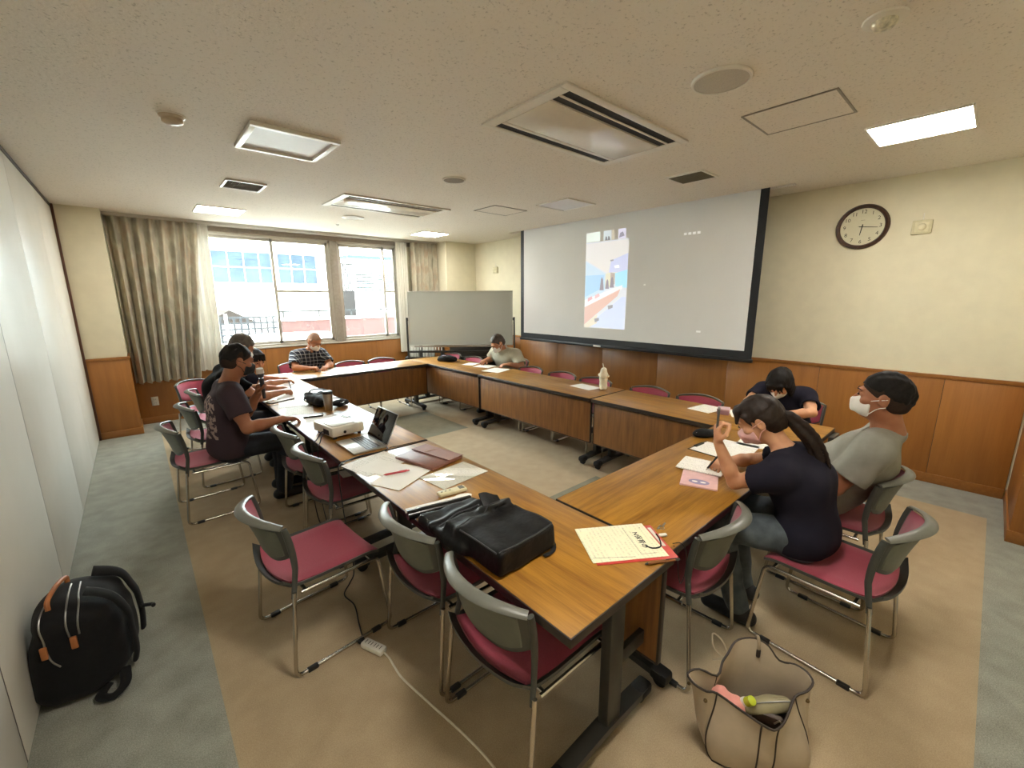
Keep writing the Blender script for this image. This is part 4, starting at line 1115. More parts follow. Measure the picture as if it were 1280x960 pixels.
# ---------------- near right table
t = thing('open_notebook', 'white open notebook under the ponytailed woman\'s pen', 'notebook', (2.295, .972, .7), math.radians(11))
a = MB(); a.b2((-.10, -.118, .0125), (.10, .118, .020), .003); a.build('pages', 'printed', t)
t2 = thing('pink_notebook', 'pink notebook with blue oval emblem half under the open white notebook', 'notebook', (2.105, .90, .7), math.radians(-68.6))
a = MB(); a.b2((-.089, -.080, .0004), (.089, .12, .012), .003); a.build('cover', plain('pale_pink_cover', '#dcb4b3', .4), t2)
a = MB(); a.lathe([(.05, .0122), (.05, .0128), (.001, .0128)], 28, T=Matrix.Translation((.0, -.025, 0)) @ Matrix.Scale(.62, 4, (0, 1, 0))); a.build('emblem', plain('lilac_blue_print', '#8f86ad', .4), t2)
a = MB()
for x in (-.02, .02): a.ball((x, -.025, .0128), (.015, .010, .0008), 10)
a.each('emblem_spot', 'paper', t2)
t = thing('clipboard', 'clipboard with printed pages beside the ponytailed woman', 'clipboard', (2.64, 1.005, .7), math.radians(-4))
a = MB(); a.b2((-.115, -.165, .0004), (.115, .165, .004), .001); a.build('board', plain('brown_hardboard', '#4b4036', .6), t)
a = MB(); a.slab(lambda u, v: ((-.108+.216*u, -.163+.315*v, .0052), (0, 0, 1)), 2, 2, .0018); a.build('pages', 'printed2', t)
a = MB(); a.b2((-.05, .14, .006), (.05, .162, .014), .003); a.build('clip', 'blackplastic', t)
sheet('printed page between the clipboard and the grey-shirted man', [(2.87, 1.012), (3.05, 1.03), (3.06, .82), (2.88, .80)], .7, 'printed', G)
sheet('page fanned out from the clipboard on its near right side', [(2.70, .86), (2.90, .88), (2.92, 1.10), (2.72, 1.08)], .7, 'printed', G)
t = thing('pencil_pouch', 'black pencil pouch at the inner corner of the right table', 'pouch', (2.88, 1.205, .7), math.radians(-35))
g = SDF((-.13, -.08, -.01), (.13, .08, .08), .005); g.ell((0, 0, .022), (.105, .045, .026), .02).ell((-.03, 0, .03), (.05, .035, .025), .02); g.wrinkle(.002, 70, 4).plane((0, 0, .001), (0, 0, -1)); g.build('body', 'black', t)
a = MB(); a.tube(smooth_path([(-.09, -.012, .034), (0, -.008, .053), (.09, -.004, .034)]), .003, 6); a.each('zip', 'zip', t)
# ---------------- screen row
sheet('sheet on the screen row in front of the empty chair next to the bowed woman', [(3.50, 1.66), (3.75, 1.62), (3.73, 1.42), (3.48, 1.46)], .7, 'printed', G)
sheet('cream sheet beside the pink box near the bowed woman', [(3.72, 1.38), (3.755, 1.30), (3.56, 1.20), (3.50, 1.30)], .7, 'paper', G)
t = thing('pink_box', 'small lilac pink box standing by the raised phone', 'box', (3.56, 1.375, .7), .3)
a = MB(); a.b2((-.05, -.045, .0005), (.05, .045, .045), .004); a.build('carton', plain('lilac_pink_card', '#a98aa5', .5), t)
a = MB(); a.b2((-.052, -.047, .034), (.052, .047, .05), .004); a.build('lid', plain('pale_pink_card', '#cdb0b8', .5), t)
t = thing('wrapped_bottle', 'cream bottle in a drawstring cloth cover beside a sheet on the screen row', 'bottle', (3.60, 2.62, .7))
M['creamcloth'] = plain('cream_cloth', '#e2dac4', .85, var=.08, vscale=40, bump=.3, bscale=300)
g = SDF((-.09, -.09, -.01), (.09, .09, .30), .004); g.cone((0, 0, .03), (0, 0, .15), .042, .042, .01).cone((0, 0, .16), (0, 0, .20), .046, .035, .01).cone((0, 0, .2), (0, 0, .225), .03, .012, .01)
g.wrinkle(.0018, 80, 5).plane((0, 0, .001), (0, 0, -1)); g.build('cloth_cover', 'creamcloth', t)
a = MB(); a.tube(smooth_path([(0, 0, .22), (.008, .012, .25), (0, .018, .275), (-.006, .008, .25), (0, 0, .222)]), .004, 6); a.build('drawstring', 'creamcloth', t)
a = MB()
for s in (-1, 1): a.tube(smooth_path([(0, s*.04, .17), (0, s*.062, .145), (0, s*.066, .135)]), [.012]*16+[.008], 8) if False else a.ball((0, s*.052, .15), (.012, .018, .016), 10)
a.each('cord_stop', 'creamcloth', t)
a = MB(); a.tube([(.044*math.cos(k*PI/10), .044*math.sin(k*PI/10), .128) for k in range(20)], .003, 6, closed=True); a.build('band', plain('olive_band', '#a59b78', .7), t)
sheet('blank sheet lying in front of the white wrapped bottle', [(3.50, 2.98), (3.72, 2.96), (3.60, 2.68), (3.44, 2.70)], .7, 'paper', G)
sheet('leftmost of three sheets before the man in the grey-beige shirt', [(3.45, 5.02), (3.67, 5.12), (3.74, 4.96), (3.56, 4.87)], .7, 'paper', G)
sheet('middle of three sheets, under the grey-beige shirted man\'s hand', [(3.49, 4.77), (3.70, 4.85), (3.755, 4.60), (3.55, 4.52)], .7, 'printed', G)
sheet('rightmost of three sheets before the man in the grey-beige shirt', [(3.36, 4.39), (3.63, 4.50), (3.74, 4.22), (3.42, 4.16)], .7, 'paper', G)
t = thing('black_shoulder_bag', 'small black bag with strap on the screen row nearest the whiteboard', 'bag', (3.50, 5.43, .7), math.radians(-55))
g = SDF((-.22, -.12, -.01), (.22, .12, .14), .006); g.ell((-.03, 0, .045), (.13, .07, .048), .02).ell((.04, .01, .04), (.10, .06, .045), .02).ell((-.12, .02, .03), (.06, .05, .03), .02)
g.wrinkle(.004, 60, 6).plane((0, 0, .001), (0, 0, -1)); g.build('body', 'black', t)
a = MB(); a.tube(smooth_path([(-.1, -.04, .05), (0, -.06, .085), (.11, -.05, .05), (.16, -.02, .012), (.19, .0, .008)]), .007, 8, flat=(1.5, .5, (0, 0, 1))); a.build('strap', 'black', t)
a = MB(); a.box((-.05, -.03, .095), (.06, .03, .008), .003); a.build('label_patch', plain('lilac_patch', '#b9aec3', .5), t)
# things on chair seats
t = sheet('white booklet lying on the seat of the chair beside the laptop', [(.93, 2.82), (1.14, 2.80), (1.15, 2.92), (.94, 2.94)], .441, 'paper', None, 'booklet', 'booklet', .006)
o = sheet('small pinkish slip of paper on the seat of the nearest chair', [(.83, 1.10), (.90, 1.10), (.90, 1.16), (.83, 1.16)], .4465, plain('pinkish_slip', '#b9a7a2', .7), None, 'paper_slip', 'paper')
# ---------------- floor: tote bag and backpack
M['tote'] = plain('taupe_neoprene', '#b5a691', .75, var=.05, vscale=20, bump=.3, bscale=350)
M['totein'] = plain('taupe_lining', '#8f806c', .8, var=.05)
t = thing('tote_bag', 'open taupe tote bag with dark piping on the carpet at the bottom edge', 'bag', (1.50, .36, 0))
RIM = [(1.344, .554, .300), (1.384, .531, .310), (1.425, .481, .290), (1.478, .486, .310), (1.508, .481, .330), (1.559, .476, .355), (1.596, .453, .365), (1.625, .420, .365), (1.638, .384, .350), (1.645, .346, .310),
       (1.669, .301, .310), (1.664, .262, .310), (1.642, .237, .300), (1.602, .244, .285), (1.563, .268, .270), (1.488, .269, .240), (1.433, .275, .235), (1.401, .295, .240), (1.384, .370, .255), (1.373, .457, .270), (1.343, .482, .280), (1.330, .521, .290)]
RIM = [np.array(p)-np.array((1.50, .36, 0)) for p in RIM]
cu = RIM[-2:]+RIM+RIM[:3]; ring = []
for i in range(2, len(RIM)+2):
    for k in range(3):
        q = k/3; a_, b_, c_, d_ = cu[i-1:i+3]
        ring.append(.5*((2*b_)+(-a_+c_)*q+(2*a_-5*b_+4*c_-d_)*q*q+(-a_+3*b_-3*c_+d_)*q**3))
ub = unit((.19, -.24, 0)); wb = np.array((-ub[1], ub[0], 0)); n = len(ring); nv = 12; V = []; F = []
def tote_pt(i, v, inn=0.0):
    p = ring[i]; x, y = p @ ub, p @ wb; an = math.atan2(y/.09, x/.19); c_, s_ = math.cos(an), math.sin(an); rr = (abs(c_)**5+abs(s_)**5)**-.2
    bx_, by_ = (.165-inn)*rr*c_, (.082-inn)*rr*s_
    q = v**1.35; bul = .020*math.sin(PI*min(1, v*1.1))*(1-v)
    xx = bx_*(1-q)+(x*(1-inn*4))*q; yy = by_*(1-q)+(y*(1-inn*4))*q
    L = math.hypot(xx, yy)+1e-6; xx += bul*xx/L*1.5; yy += bul*yy/L*1.5
    P_ = ub*xx+wb*yy; return (P_[0], P_[1], .003+inn+v*(p[2]-.003-inn))
for j in range(nv+1):
    for i in range(n): V.append(tote_pt(i, j/nv))
for j in range(nv):
    for i in range(n): F.append((j*n+i, j*n+(i+1) % n, (j+1)*n+(i+1) % n, (j+1)*n+i))
m0 = len(V)
for j in range(nv+1):
    for i in range(n): V.append(tote_pt(i, j/nv, .008))
for j in range(nv):
    for i in range(n): F.append((m0+j*n+i, m0+(j+1)*n+i, m0+(j+1)*n+(i+1) % n, m0+j*n+(i+1) % n))
for i in range(n): F.append((nv*n+i, nv*n+(i+1) % n, m0+nv*n+(i+1) % n, m0+nv*n+i))
F.append(tuple(range(n))[::-1]); F.append(tuple(m0+i for i in range(n)))
a = MB(); a.add(V, F, 0, True); a.build('body', 'tote', t)
M['piping'] = plain('dark_brown_piping', '#2d231c', .6)
a = MB(); a.tube([V[nv*n+i] for i in range(n)], .0042, 6, closed=True)
for i in (2*3, 9*3, 14*3, 19*3, 17*3+1, 16*3): a.tube([tuple(np.array(tote_pt(i, k/12))*np.array((1.006, 1.006, 1))) for k in range(13)], .0028, 6)
a.tube([V[i] for i in range(n)], .004, 6, closed=True); a.each('piping', 'piping', t)
M['rope'] = plain('taupe_rope', '#9c8c74', .7)
a = MB(); B5 = RIM[7]
a.tube(smooth_path([B5+np.array((-.012, -.010, -.05)), B5+np.array((-.012, -.010, -.01)), B5+np.array((.0, .0, .012)), B5+np.array((.016, .012, -.03)), B5+np.array((.02, .015, -.10))]), .006, 8); a.build('handle', 'rope', t)
a = MB(); a.box(tuple(B5+np.array((-.014, -.012, -.045))), (.014, .014, .035), .005); a.build('handle_tab', 'piping', t)
B2 = RIM[4]; a = MB()
a.tube(smooth_path([B2+np.array((-.012, .004, -.02)), B2+np.array((-.03, .04, .02)), B2+np.array((.0, .06, .05)), B2+np.array((.012, .03, .035)), B2+np.array((.0, .0, -.01)), B2+np.array((-.045, .035, -.02))]), .0035, 6); a.build('tie_cord', 'rope', t)
a = MB()
for i in (20*3, 13*3, 11*3, 0):
    p = np.array(tote_pt(i, .86)); q = p*np.array((1.03, 1.03, 1)); a.ball(tuple(q), .0075, 8)
a.each('eyelet', plain('aged_brass', '#6d5a3c', .35, .8), t)
RT = Matrix.Rotation(math.radians(-55), 3, 'Z')
def intote(x, y): q = RT @ Vector((x, y, 0)); return 1.50+q.x, .36+q.y
def bagthing(name, label, cat, x, y, z, rz=0):
    q = intote(x, y); return thing(name, label, cat, (q[0], q[1], z), math.radians(-55)+rz)
b = bagthing('toilet_bag', 'dark purse filling the bottom of the taupe tote', 'purse', .0, -.005, .013)
g = SDF((-.16, -.09, -.01), (.16, .09, .24), .006); g.box((0, 0, .085), (.125, .05, .08), .03, .02); g.wrinkle(.003, 40, 1).plane((0, 0, .001), (0, 0, -1)); g.build('body', plain('dark_navy_cloth', '#1c1c22', .7), b)
a = MB(); a.tube(smooth_path([(-.1, -.02, .168), (0, -.03, .172), (.1, -.02, .168)]), .003, 6); a.build('zip', 'zip', b)
b = thing('pink_handkerchief', 'crumpled pink cloth in the left of the taupe tote', 'cloth', (1.425, 0.430, 0.195), math.radians(-55)+0)
g = SDF((-.09, -.08, -.03), (.09, .08, .08), .004); g.ell((0, 0, .012), (.06, .045, .03), .02).ell((-.02, .02, .03), (.035, .03, .022), .01).wrinkle(.004, 90, 3); g.build('cloth', plain('salmon_pink_cloth', '#d9938a', .85), b)
b = thing('drink_bottle', 'small bottle with lime green cap in the taupe tote', 'bottle', (1.462, 0.405, 0.200), math.radians(-55)+0)
Tt = Matrix.Rotation(.5, 4, 'X') @ Matrix.Rotation(.35, 4, 'Y')
a = MB(); a.lathe([(.018, 0), (.018, .035), (.014, .042)], 16, T=Tt); a.build('bottle_body', 'white', b)
a = MB(); a.lathe([(.0155, .042), (.0155, .07), (.012, .073), (.001, .073)], 16, T=Tt); a.build('cap', plain('lime_cap', '#b5c22c', .4), b)
b = thing('khaki_pouch', 'olive khaki zip pouch on top of the taupe tote', 'pouch', (1.515, 0.335, 0.205), math.radians(-55)+.3)
g = SDF((-.11, -.06, -.03), (.11, .06, .06), .004); g.ell((0, 0, .012), (.085, .034, .022), .02).cone((-.07, 0, .01), (.07, 0, .012), .022, .018, .02).wrinkle(.0015, 70, 2); g.build('body', plain('khaki_cloth', '#8a8264', .7), b)
a = MB(); a.tube(smooth_path([(-.075, -.01, .032), (0, -.012, .037), (.075, -.01, .03)]), .0025, 6); a.build('zip', 'zip', b)
b = thing('brown_wallet', 'dark brown wallet at the right front of the taupe tote', 'wallet', (1.478, 0.322, 0.170), math.radians(-55)+-.25)
a = MB(); a.b2((-.048, -.012, 0), (.048, .012, .05), .008); a.build('body', plain('dark_brown_leather', '#3a2a1e', .4), b)
a = MB(); a.tube(smooth_path([(.02, -.013, .03), (.035, -.0135, .048), (.046, -.01, .025)]), .003, 6); a.build('metal_trim', 'steel', b)
# backpack against the partition
t = thing('backpack', 'black backpack with tan zip pulls leaning on the white partition', 'backpack', (-.345, 2.46, 0), math.radians(-10))
g = SDF((-.26, -.30, -.02), (.28, .28, .55), .007)
g.box((-.015, 0, .21), (.12, .165, .205), .07, .04, np.array(Matrix.Rotation(.10, 3, 'Y')).T).box((.075, .02, .17), (.06, .135, .14), .05, .05).ell((-.03, 0, .35), (.10, .15, .10), .05).box((-.05, -.09, .17), (.09, .075, .14), .05, .05)
g.wrinkle(.0034, 26, 4).plane((0, 0, .002), (0, 0, -1)).plane((-.155, 0, 0), (-1, 0, 0)); g.build('body', 'black', t)
a = MB()
for pth in ([(-.08, -.19, .31), (-.085, -.17, .37), (-.08, -.10, .43), (-.075, 0, .46)], [(.0, -.18, .32), (-.005, -.15, .38), (-.01, -.08, .44), (-.02, .02, .46)], [(.03, -.18, .32), (.028, -.14, .385), (.02, -.06, .44), (.01, .03, .46)], [(-.075, -.19, .29), (-.06, -.2, .24), (-.04, -.2, .21)]):
    a.tube(g.surf(smooth_path(pth, 5), .001), .0035, 6)
a.each('zip', 'zip', t)
a = MB(); P0 = g.surf([(-.055, -.11, .42), (-.045, .06, .46)], 0)
a.tube(smooth_path([P0[0], P0[0]+np.array((0, .012, .035)), (P0[0]+P0[1])/2+np.array((0, 0, .045)), P0[1]+np.array((0, -.012, .03)), P0[1]]), .009, 8); a.build('top_handle', 'leather_tan', t)
for p in ((-.08, -.195, .285), (.012, -.185, .295)):
    q = g.surf([p], .006)[0]; a = MB(); a.box(tuple(q), (.022, .012, .055), .005); a.build('zip_pull', 'leather_tan', t)
a = MB()
def over(pth, off): return [p for p in g.surf(smooth_path(pth, 5), off)]
a.tube(over([(.02, .10, .43), (.09, .12, .40), (.14, .13, .33), (.16, .13, .2), (.13, .12, .08)], .020), .021, 10, flat=(1.3, .5, (1, 0, 0)))
a.tube(over([(.03, -.07, .43), (.09, -.07, .40), (.14, -.06, .32), (.16, -.06, .2), (.13, -.06, .06)], .024), .021, 10, flat=(1.3, .5, (1, 0, 0)))
a.each('shoulder_strap', 'black', t)
a = MB(); a.tube(smooth_path([(.12, -.10, .05), (.13, -.17, .028), (.10, -.215, .02), (.055, -.19, .02), (.07, -.14, .03)]), .014, 8, flat=(1.4, .6, (0, 0, 1))); a.tube(smooth_path([(.17, .08, .22), (.205, .10, .20), (.215, .07, .21)]), .009, 8); a.each('loose_strap', 'black', t)
# ================================================================== PEOPLE
def skinmat(name, c): 
    t = NT(name); c = srgb(c); d = (c[0]*.86, c[1]*.78, c[2]*.74, 1)
    t.col(t.ramp(t.noise(18, 3), [(.3, d), (.7, c)])); t.b.inputs['Subsurface Weight'].default_value = .05
    t.b.inputs['Subsurface Radius'].default_value = (.012, .005, .003)
    t.bump(t.noise(300, 2), .08, .0006); return t.pr(.55, spec=.4)
M['skin_tan'] = skinmat('tanned_skin', '#a06a4c'); M['skin'] = skinmat('light_skin', '#cf9d7b'); M['skin_mid'] = skinmat('medium_skin', '#b98262')
M['hairblack'] = plain('black_hair', '#14100e', .68, spec=.25, var=.3, vscale=120, bump=.5, bscale=250, bdist=.002)
M['hairbrown'] = plain('dark_brown_hair', '#22160f', .55, spec=.3, var=.35, vscale=90, bump=.5, bscale=200, bdist=.002)
M['hairgrey'] = plain('grey_hair', '#5a534b', .55, var=.3, vscale=120, bump=.5, bscale=250)
M['hairgrey2'] = plain('salt_and_pepper_hair', '#4c4038', .55, var=.35, vscale=120, bump=.5, bscale=250)
M['hairfade'] = plain('clipped_side_hair', '#30231b', .8, spec=.2, var=.2, vscale=200)
M['hairthin'] = plain('cropped_grey_hair', '#957661', .6, var=.15, vscale=200)
M['maskwhite'] = plain('white_mask', '#e4e1da', .8, var=.02, bump=.3, bscale=120)
M['maskblack'] = plain('black_mask', '#151416', .75)
M['maskpink'] = plain('pink_mask', '#dcaeab', .7, var=.03)
def cloth(name, c, var=.08): return plain(name, c, .95, spec=.15, var=var, vscale=14, bump=.35, bscale=700, sheen=0)
M['navytee'] = cloth('dark_navy_jersey', '#22212c'); M['greytee'] = cloth('heather_grey_jersey', '#8f8d84', .1)
M['purpletee'] = cloth('dark_plum_jersey', '#35262e'); M['blacktee'] = cloth('black_jersey', '#0c0c0e'); M['greigeshirt'] = cloth('grey_beige_polo', '#a8a492')
M['jeansdark'] = plain('dark_indigo_denim', '#171b24', .85, var=.2, vscale=40, bump=.3, bscale=900)
M['jeansgrey'] = plain('faded_grey_blue_denim', '#4d565c', .85, var=.3, vscale=18, bump=.3, bscale=900)
M['trousers'] = plain('charcoal_trousers', '#24242a', .85, var=.1); M['greige_trousers'] = plain('pale_grey_trousers', '#9c9a90', .85, var=.08)
M['shoeblack'] = plain('black_shoe', '#141416', .5)
M['eyedark'] = plain('dark_eye', '#120c0a', .2)
def plaid():
    t = NT('navy_white_plaid_cotton'); x, y, z = t.xyz()
    def st(s, f, w): return t.math('LESS_THAN', t.math('FRACT', t.math('MULTIPLY', s, f)), w)
    h = t.math('ADD', x, t.math('MULTIPLY', y, .5))
    a = t.math('ADD', st(h, 21, .15), st(z, 21, .15)); b = t.math('ADD', st(h, 21, .55), st(z, 21, .55))
    c = t.mix(t.math('MULTIPLY', b, .5), srgb('#0f111a'), srgb('#262c40')); t.col(t.mix(t.math('MULTIPLY', a, .5), c, srgb('#d6d8da')))
    return t.pr(.85)
M['plaid'] = plaid()
def plumprint():
    t = NT('plum_jersey_with_back_print'); x, y, z = t.xyz()
    m1 = t.math('LESS_THAN', x, -.07); m2 = t.math('GREATER_THAN', z, .62); m3 = t.math('LESS_THAN', z, .96)
    n = t.math('GREATER_THAN', t.noise(30, 3), .5)
    f = t.math('MULTIPLY', t.math('MULTIPLY', m1, m2), t.math('MULTIPLY', m3, n))
    t.col(t.mix(t.math('MULTIPLY', f, .8), srgb('#35262e'), srgb('#a58e86'))); t.bump(t.noise(700, 1), .3, .001); return t.pr(.9)
M['plumprint'] = plumprint()

V3 = lambda *a: np.array(a, float)
POSE = {'grip': (62, 62, 40), 'pen': (48, 55, 35), 'flat': (8, 12, 8), 'relax': (24, 30, 20), 'pinch': (38, 62, 38)}
def hand_geo(g, W, f, n, right, pose, sc=1.0):
    f = unit(f); n = np.array(n, float); n = unit(n-f*(n @ f)); t = np.cross(f, n)*(1 if right else -1)
    c1, c2, c3 = POSE[pose]
    R = np.stack([t, f, n])
    g.ell(W+f*.046*sc-n*.002, V3(.041, .052, .0155)*sc, .012, R)
    for k, (off, L) in enumerate(((.030, .074), (.0105, .082), (-.0095, .076), (-.029, .060))):
        b = W+(f*.083+t*off)*sc; r0 = .0092*sc
        g.cone(W+(f*.02+t*off*.6)*sc, b, .013*sc, .0115*sc, .01)
        p = b; an = 0; rr = r0
        for frac, c in zip((.44, .31, .25), (c1, c2, c3)):
            an += math.radians(c*(1+.06*k)); d = math.cos(an)*f+math.sin(an)*n+t*(.10*(1.5-k)*.35)
            q = p+unit(d)*L*frac*sc; g.cone(p, q, rr, rr*.93, .003); p = q; rr *= .93
    b = W+(f*.022+t*.026+n*.004)*sc
    cl = {'grip': .9, 'pen': .8, 'pinch': .8}.get(pose, .25)
    p1 = b+unit(f*.62+t*(.75-.35*cl)+n*(.30+.4*cl))*.045*sc; p2 = p1+unit(f*.85+t*(.25-.45*cl)+n*.45*cl)*.034*sc; p3 = p2+unit(f*.9-t*.3*cl+n*.35*cl)*.026*sc
    g.cone(b, p1, .015*sc, .0115*sc, .01).cone(p1, p2, .0115*sc, .0105*sc, .003).cone(p2, p3, .0105*sc, .009*sc, .003)

def person(label, J, S, step=.008):
    sc = S.get('scale', 1.0); pel, che, nek, hd = J['pel'], J['che'], J['nek'], J['head']
    hf = unit(J['hf']); fwd = unit(J['fwd']); left = unit(np.cross((0, 0, 1.), fwd))
    hr0 = np.cross(hf, J.get('hup', V3(0, 0, 1))); hr = unit(hr0); hu = unit(np.cross(hr, hf))     # head right, up
    org = (pel[0], pel[1], 0)
    t = thing('person', label, 'person', org)
    allp = [pel, che, nek, hd+.17, hd-.17] + J['sh']+J['el']+J['wr']+J['hip']+J['kn']+J['an']+[w+unit(h[0])*.2 for w, h in zip(J['wr'], J['hand'])]+[a+unit(d)*.24 for a, d in zip(J['an'], J['toe'])]
    lo = np.min(allp, 0)-.17; hi = np.max(allp, 0)+.17; lo[2] = max(lo[2], -.03)
    br = S.get('broad', 1.0); fat = S.get('belly', 0)
    bc = V3(*((nek+che)/2))
    # ---- body
    def torso(g, e=0.0, k=.06):
        g.cone(J['hip'][0], J['hip'][1], .105*br+e, .105*br+e, k)
        for s, sh, hp in ((1, J['sh'][0], J['hip'][0]), (-1, J['sh'][1], J['hip'][1])):
            cs = che+left*s*.075*br; ps = pel+left*s*.06*br
            g.cone(ps, cs, .098*br+e, .105*br+e, k)
            g.cone(cs, sh*.72+che*.08+nek*.20, .098*br+e, .066+e, k)
            g.cone(nek-(hd-nek)*.05, sh, .050+e, .050+e, .05)
        g.cone(pel, che, .10*br+e, .11*br+e, k)
        if fat: g.ell((pel*.55+che*.45)+fwd*.05, (.15*br+e+fat, .15*br+e+fat, .15+e), k)
    g = SDF(lo, hi, step)
    torso(g, 0)
    hb = hd-hu*.075*sc-hf*.02*sc
    g.cone(nek-(hb-nek)*.15, hb, .056*sc*S.get('neckw', 1), .052*sc*S.get('neckw', 1), .025)
    H = np.stack([hr, hf, hu])
    at = lambda r, f, u: hd+(hr*r+hf*f+hu*u)*sc
    g.ell(at(0, -.012, .022), V3(.076, .097, .092)*sc, .02, H).ell(at(0, .022, -.045), V3(.060, .070, .068)*sc, .03, H).ell(at(0, .055, -.088), V3(.030, .028, .022)*sc, .025, H)
    g.cone(at(0, .088, .012), at(0, .108, -.022), .009*sc, .0125*sc, .012).ell(at(0, .085, .030), V3(.048, .014, .010)*sc, .012, H)
    for s in (-1, 1):
        g.ell(at(s*.033, .098, .010), V3(.020, .015, .012)*sc, .010, H, 'sub')
        g.ell(at(s*.032, .080, .010), V3(.014, .012, .012)*sc, .004, H)
        g.ell(at(s*.045, .062, -.022), V3(.022, .022, .018)*sc, .02, H)
        g.ell(at(s*.079, -.008, -.008), V3(.011, .021, .034)*sc, .006, H).ell(at(s*.090, -.003, -.006), V3(.007, .010, .018)*sc, .004, H, 'sub')
    g.ell(at(0, .090, -.052), V3(.022, .010, .006)*sc, .006, H).ell(at(0, .086, -.064), V3(.019, .010, .007)*sc, .006, H)
    for i in (0, 1):
        sh, el, wr = J['sh'][i], J['el'][i], J['wr'][i]; q = S.get('arm', 1.0)*sc
        g.cone(sh, sh*.4+el*.6, .056*q, .046*q, .03).cone(sh*.4+el*.6, el, .046*q, .040*q, .02)
        m = el*.68+wr*.32; g.cone(el, m, .040*q, .042*q, .015).cone(m, wr, .042*q, .027*q, .015)
        f, n, pose = J['hand'][i]; hand_geo(g, wr, f, n, i == 1, pose, sc*S.get('hand', 1.0))
        hp, kn, an = J['hip'][i], J['kn'][i], J['an'][i]; l = S.get('leg', 1.0)
        g.cone(hp, kn, .088*l, .060*l, .03); m = kn*.68+an*.32; g.cone(kn, m, .058*l, .055*l, .02).cone(m, an, .055*l, .037*l, .02)
        td = unit(J['toe'][i]); g.cone(an-V3(0, 0, .045), an+td*.15-V3(0, 0, .06), .036, .028, .02)
    bodyD = g.D
    g.build('body', S['skin'], t, org)
    # ---- shirt
    g = SDF(lo, hi, step); e = S.get('loose', .014); torso(g, e)
    se = []
    for i in (0, 1):
        sh, el = J['sh'][i], J['el'][i]; q = S.get('arm', 1.0)*sc; d = unit(el-sh); fr = S.get('sleeve', .62); end = sh+(el-sh)*fr; se.append((end, d, q))
        g.cone(sh-d*.01, sh+(el-sh)*.95, .060*q+e*1.0, .060*q+e*1.35, .03, clip=[(end, d)])
    g.wrinkle(S.get('wr', .0032), 26, S.get('seed', 1))
    hem = pel-V3(0, 0, .06)
    for i in (0, 1):
        # cut the shirt where it would run down over the thighs
        kd = unit(J['kn'][i]-J['hip'][i]); g.cone(J['hip'][i]+kd*.20, J['kn'][i]+kd*.1, .12, .12, .01, 'sub')
    for end, d, q in se: g.cone(end-d*.035, end+d*.08, .048*q+e*.75, .050*q+e, .004, 'sub')
    nd = unit(hb-nek); g.cone(nek+nd*.012, hb+nd*.05, .062*sc*S.get('neckw', 1), .085, .01, 'sub')
    if S.get('vneck'): g.cone(nek+fwd*.05+nd*.02, nek+fwd*.11-nd*.07, .045, .012, .01, 'sub')
    g.plane((0, 0, .455), (0, 0, -1))
    g.build('shirt', S['shirt'], t, org)
    if S.get('collar'):
        a = MB()
        ring = [nek+nd*(.022-.03*max(0, math.cos(an)))+fwd*math.cos(an)*.074*sc+left*math.sin(an)*.074*sc for an in [ -2.9+5.8*k/20+PI for k in range(21)]]
        a.tube([p-np.array(org) for p in ring], .02, 8, flat=(.45, 1.0, tuple(nd))); a.build('collar', S['collar'], t)
    # ---- trousers
    g = SDF(lo, hi, step); e = .011
    g.cone(J['hip'][0], J['hip'][1], .106*br+e, .106*br+e, .04).cone(pel, pel+V3(0, 0, .06)-fwd*.01, .11*br, .105*br, .04)
    for i in (0, 1):
        hp, kn, an = J['hip'][i], J['kn'][i], J['an'][i]; l = S.get('leg', 1.0)
        g.cone(hp, kn, .090*l+e, .064*l+e, .03); m = kn*.68+an*.32; d = unit(an-kn)
        g.cone(kn, m, .062*l+e, .060*l+e, .02).cone(m, an, .060*l+e, .042*l+e*1.3, .02, clip=[(an+d*.035, d)])
    g.wrinkle(.003, 34, 5); g.build('trousers', S['trousers'], t, org)
    # ---- shoes
    for i in (0, 1):
        an = J['an'][i]; td = unit(J['toe'][i]); g = SDF(an-.26, an+.26, max(step, .007))
        b = V3(an[0], an[1], 0)
        g.cone(b-td*.05+V3(0, 0, .045), b+td*.15+V3(0, 0, .034), .042, .038, .02).cone(b+V3(0, 0, .05), b-td*.005+V3(0, 0, .085), .046, .042, .02)
        g.plane(b+V3(0, 0, .003), (0, 0, -1)); g.plane(b+V3(0, 0, .095), (0, 0, 1)); g.build('shoe', S.get('shoe', 'shoeblack'), t, org)
    # ---- hair
    hs = S.get('hairstyle'); hst = max(.0045, step*.75)
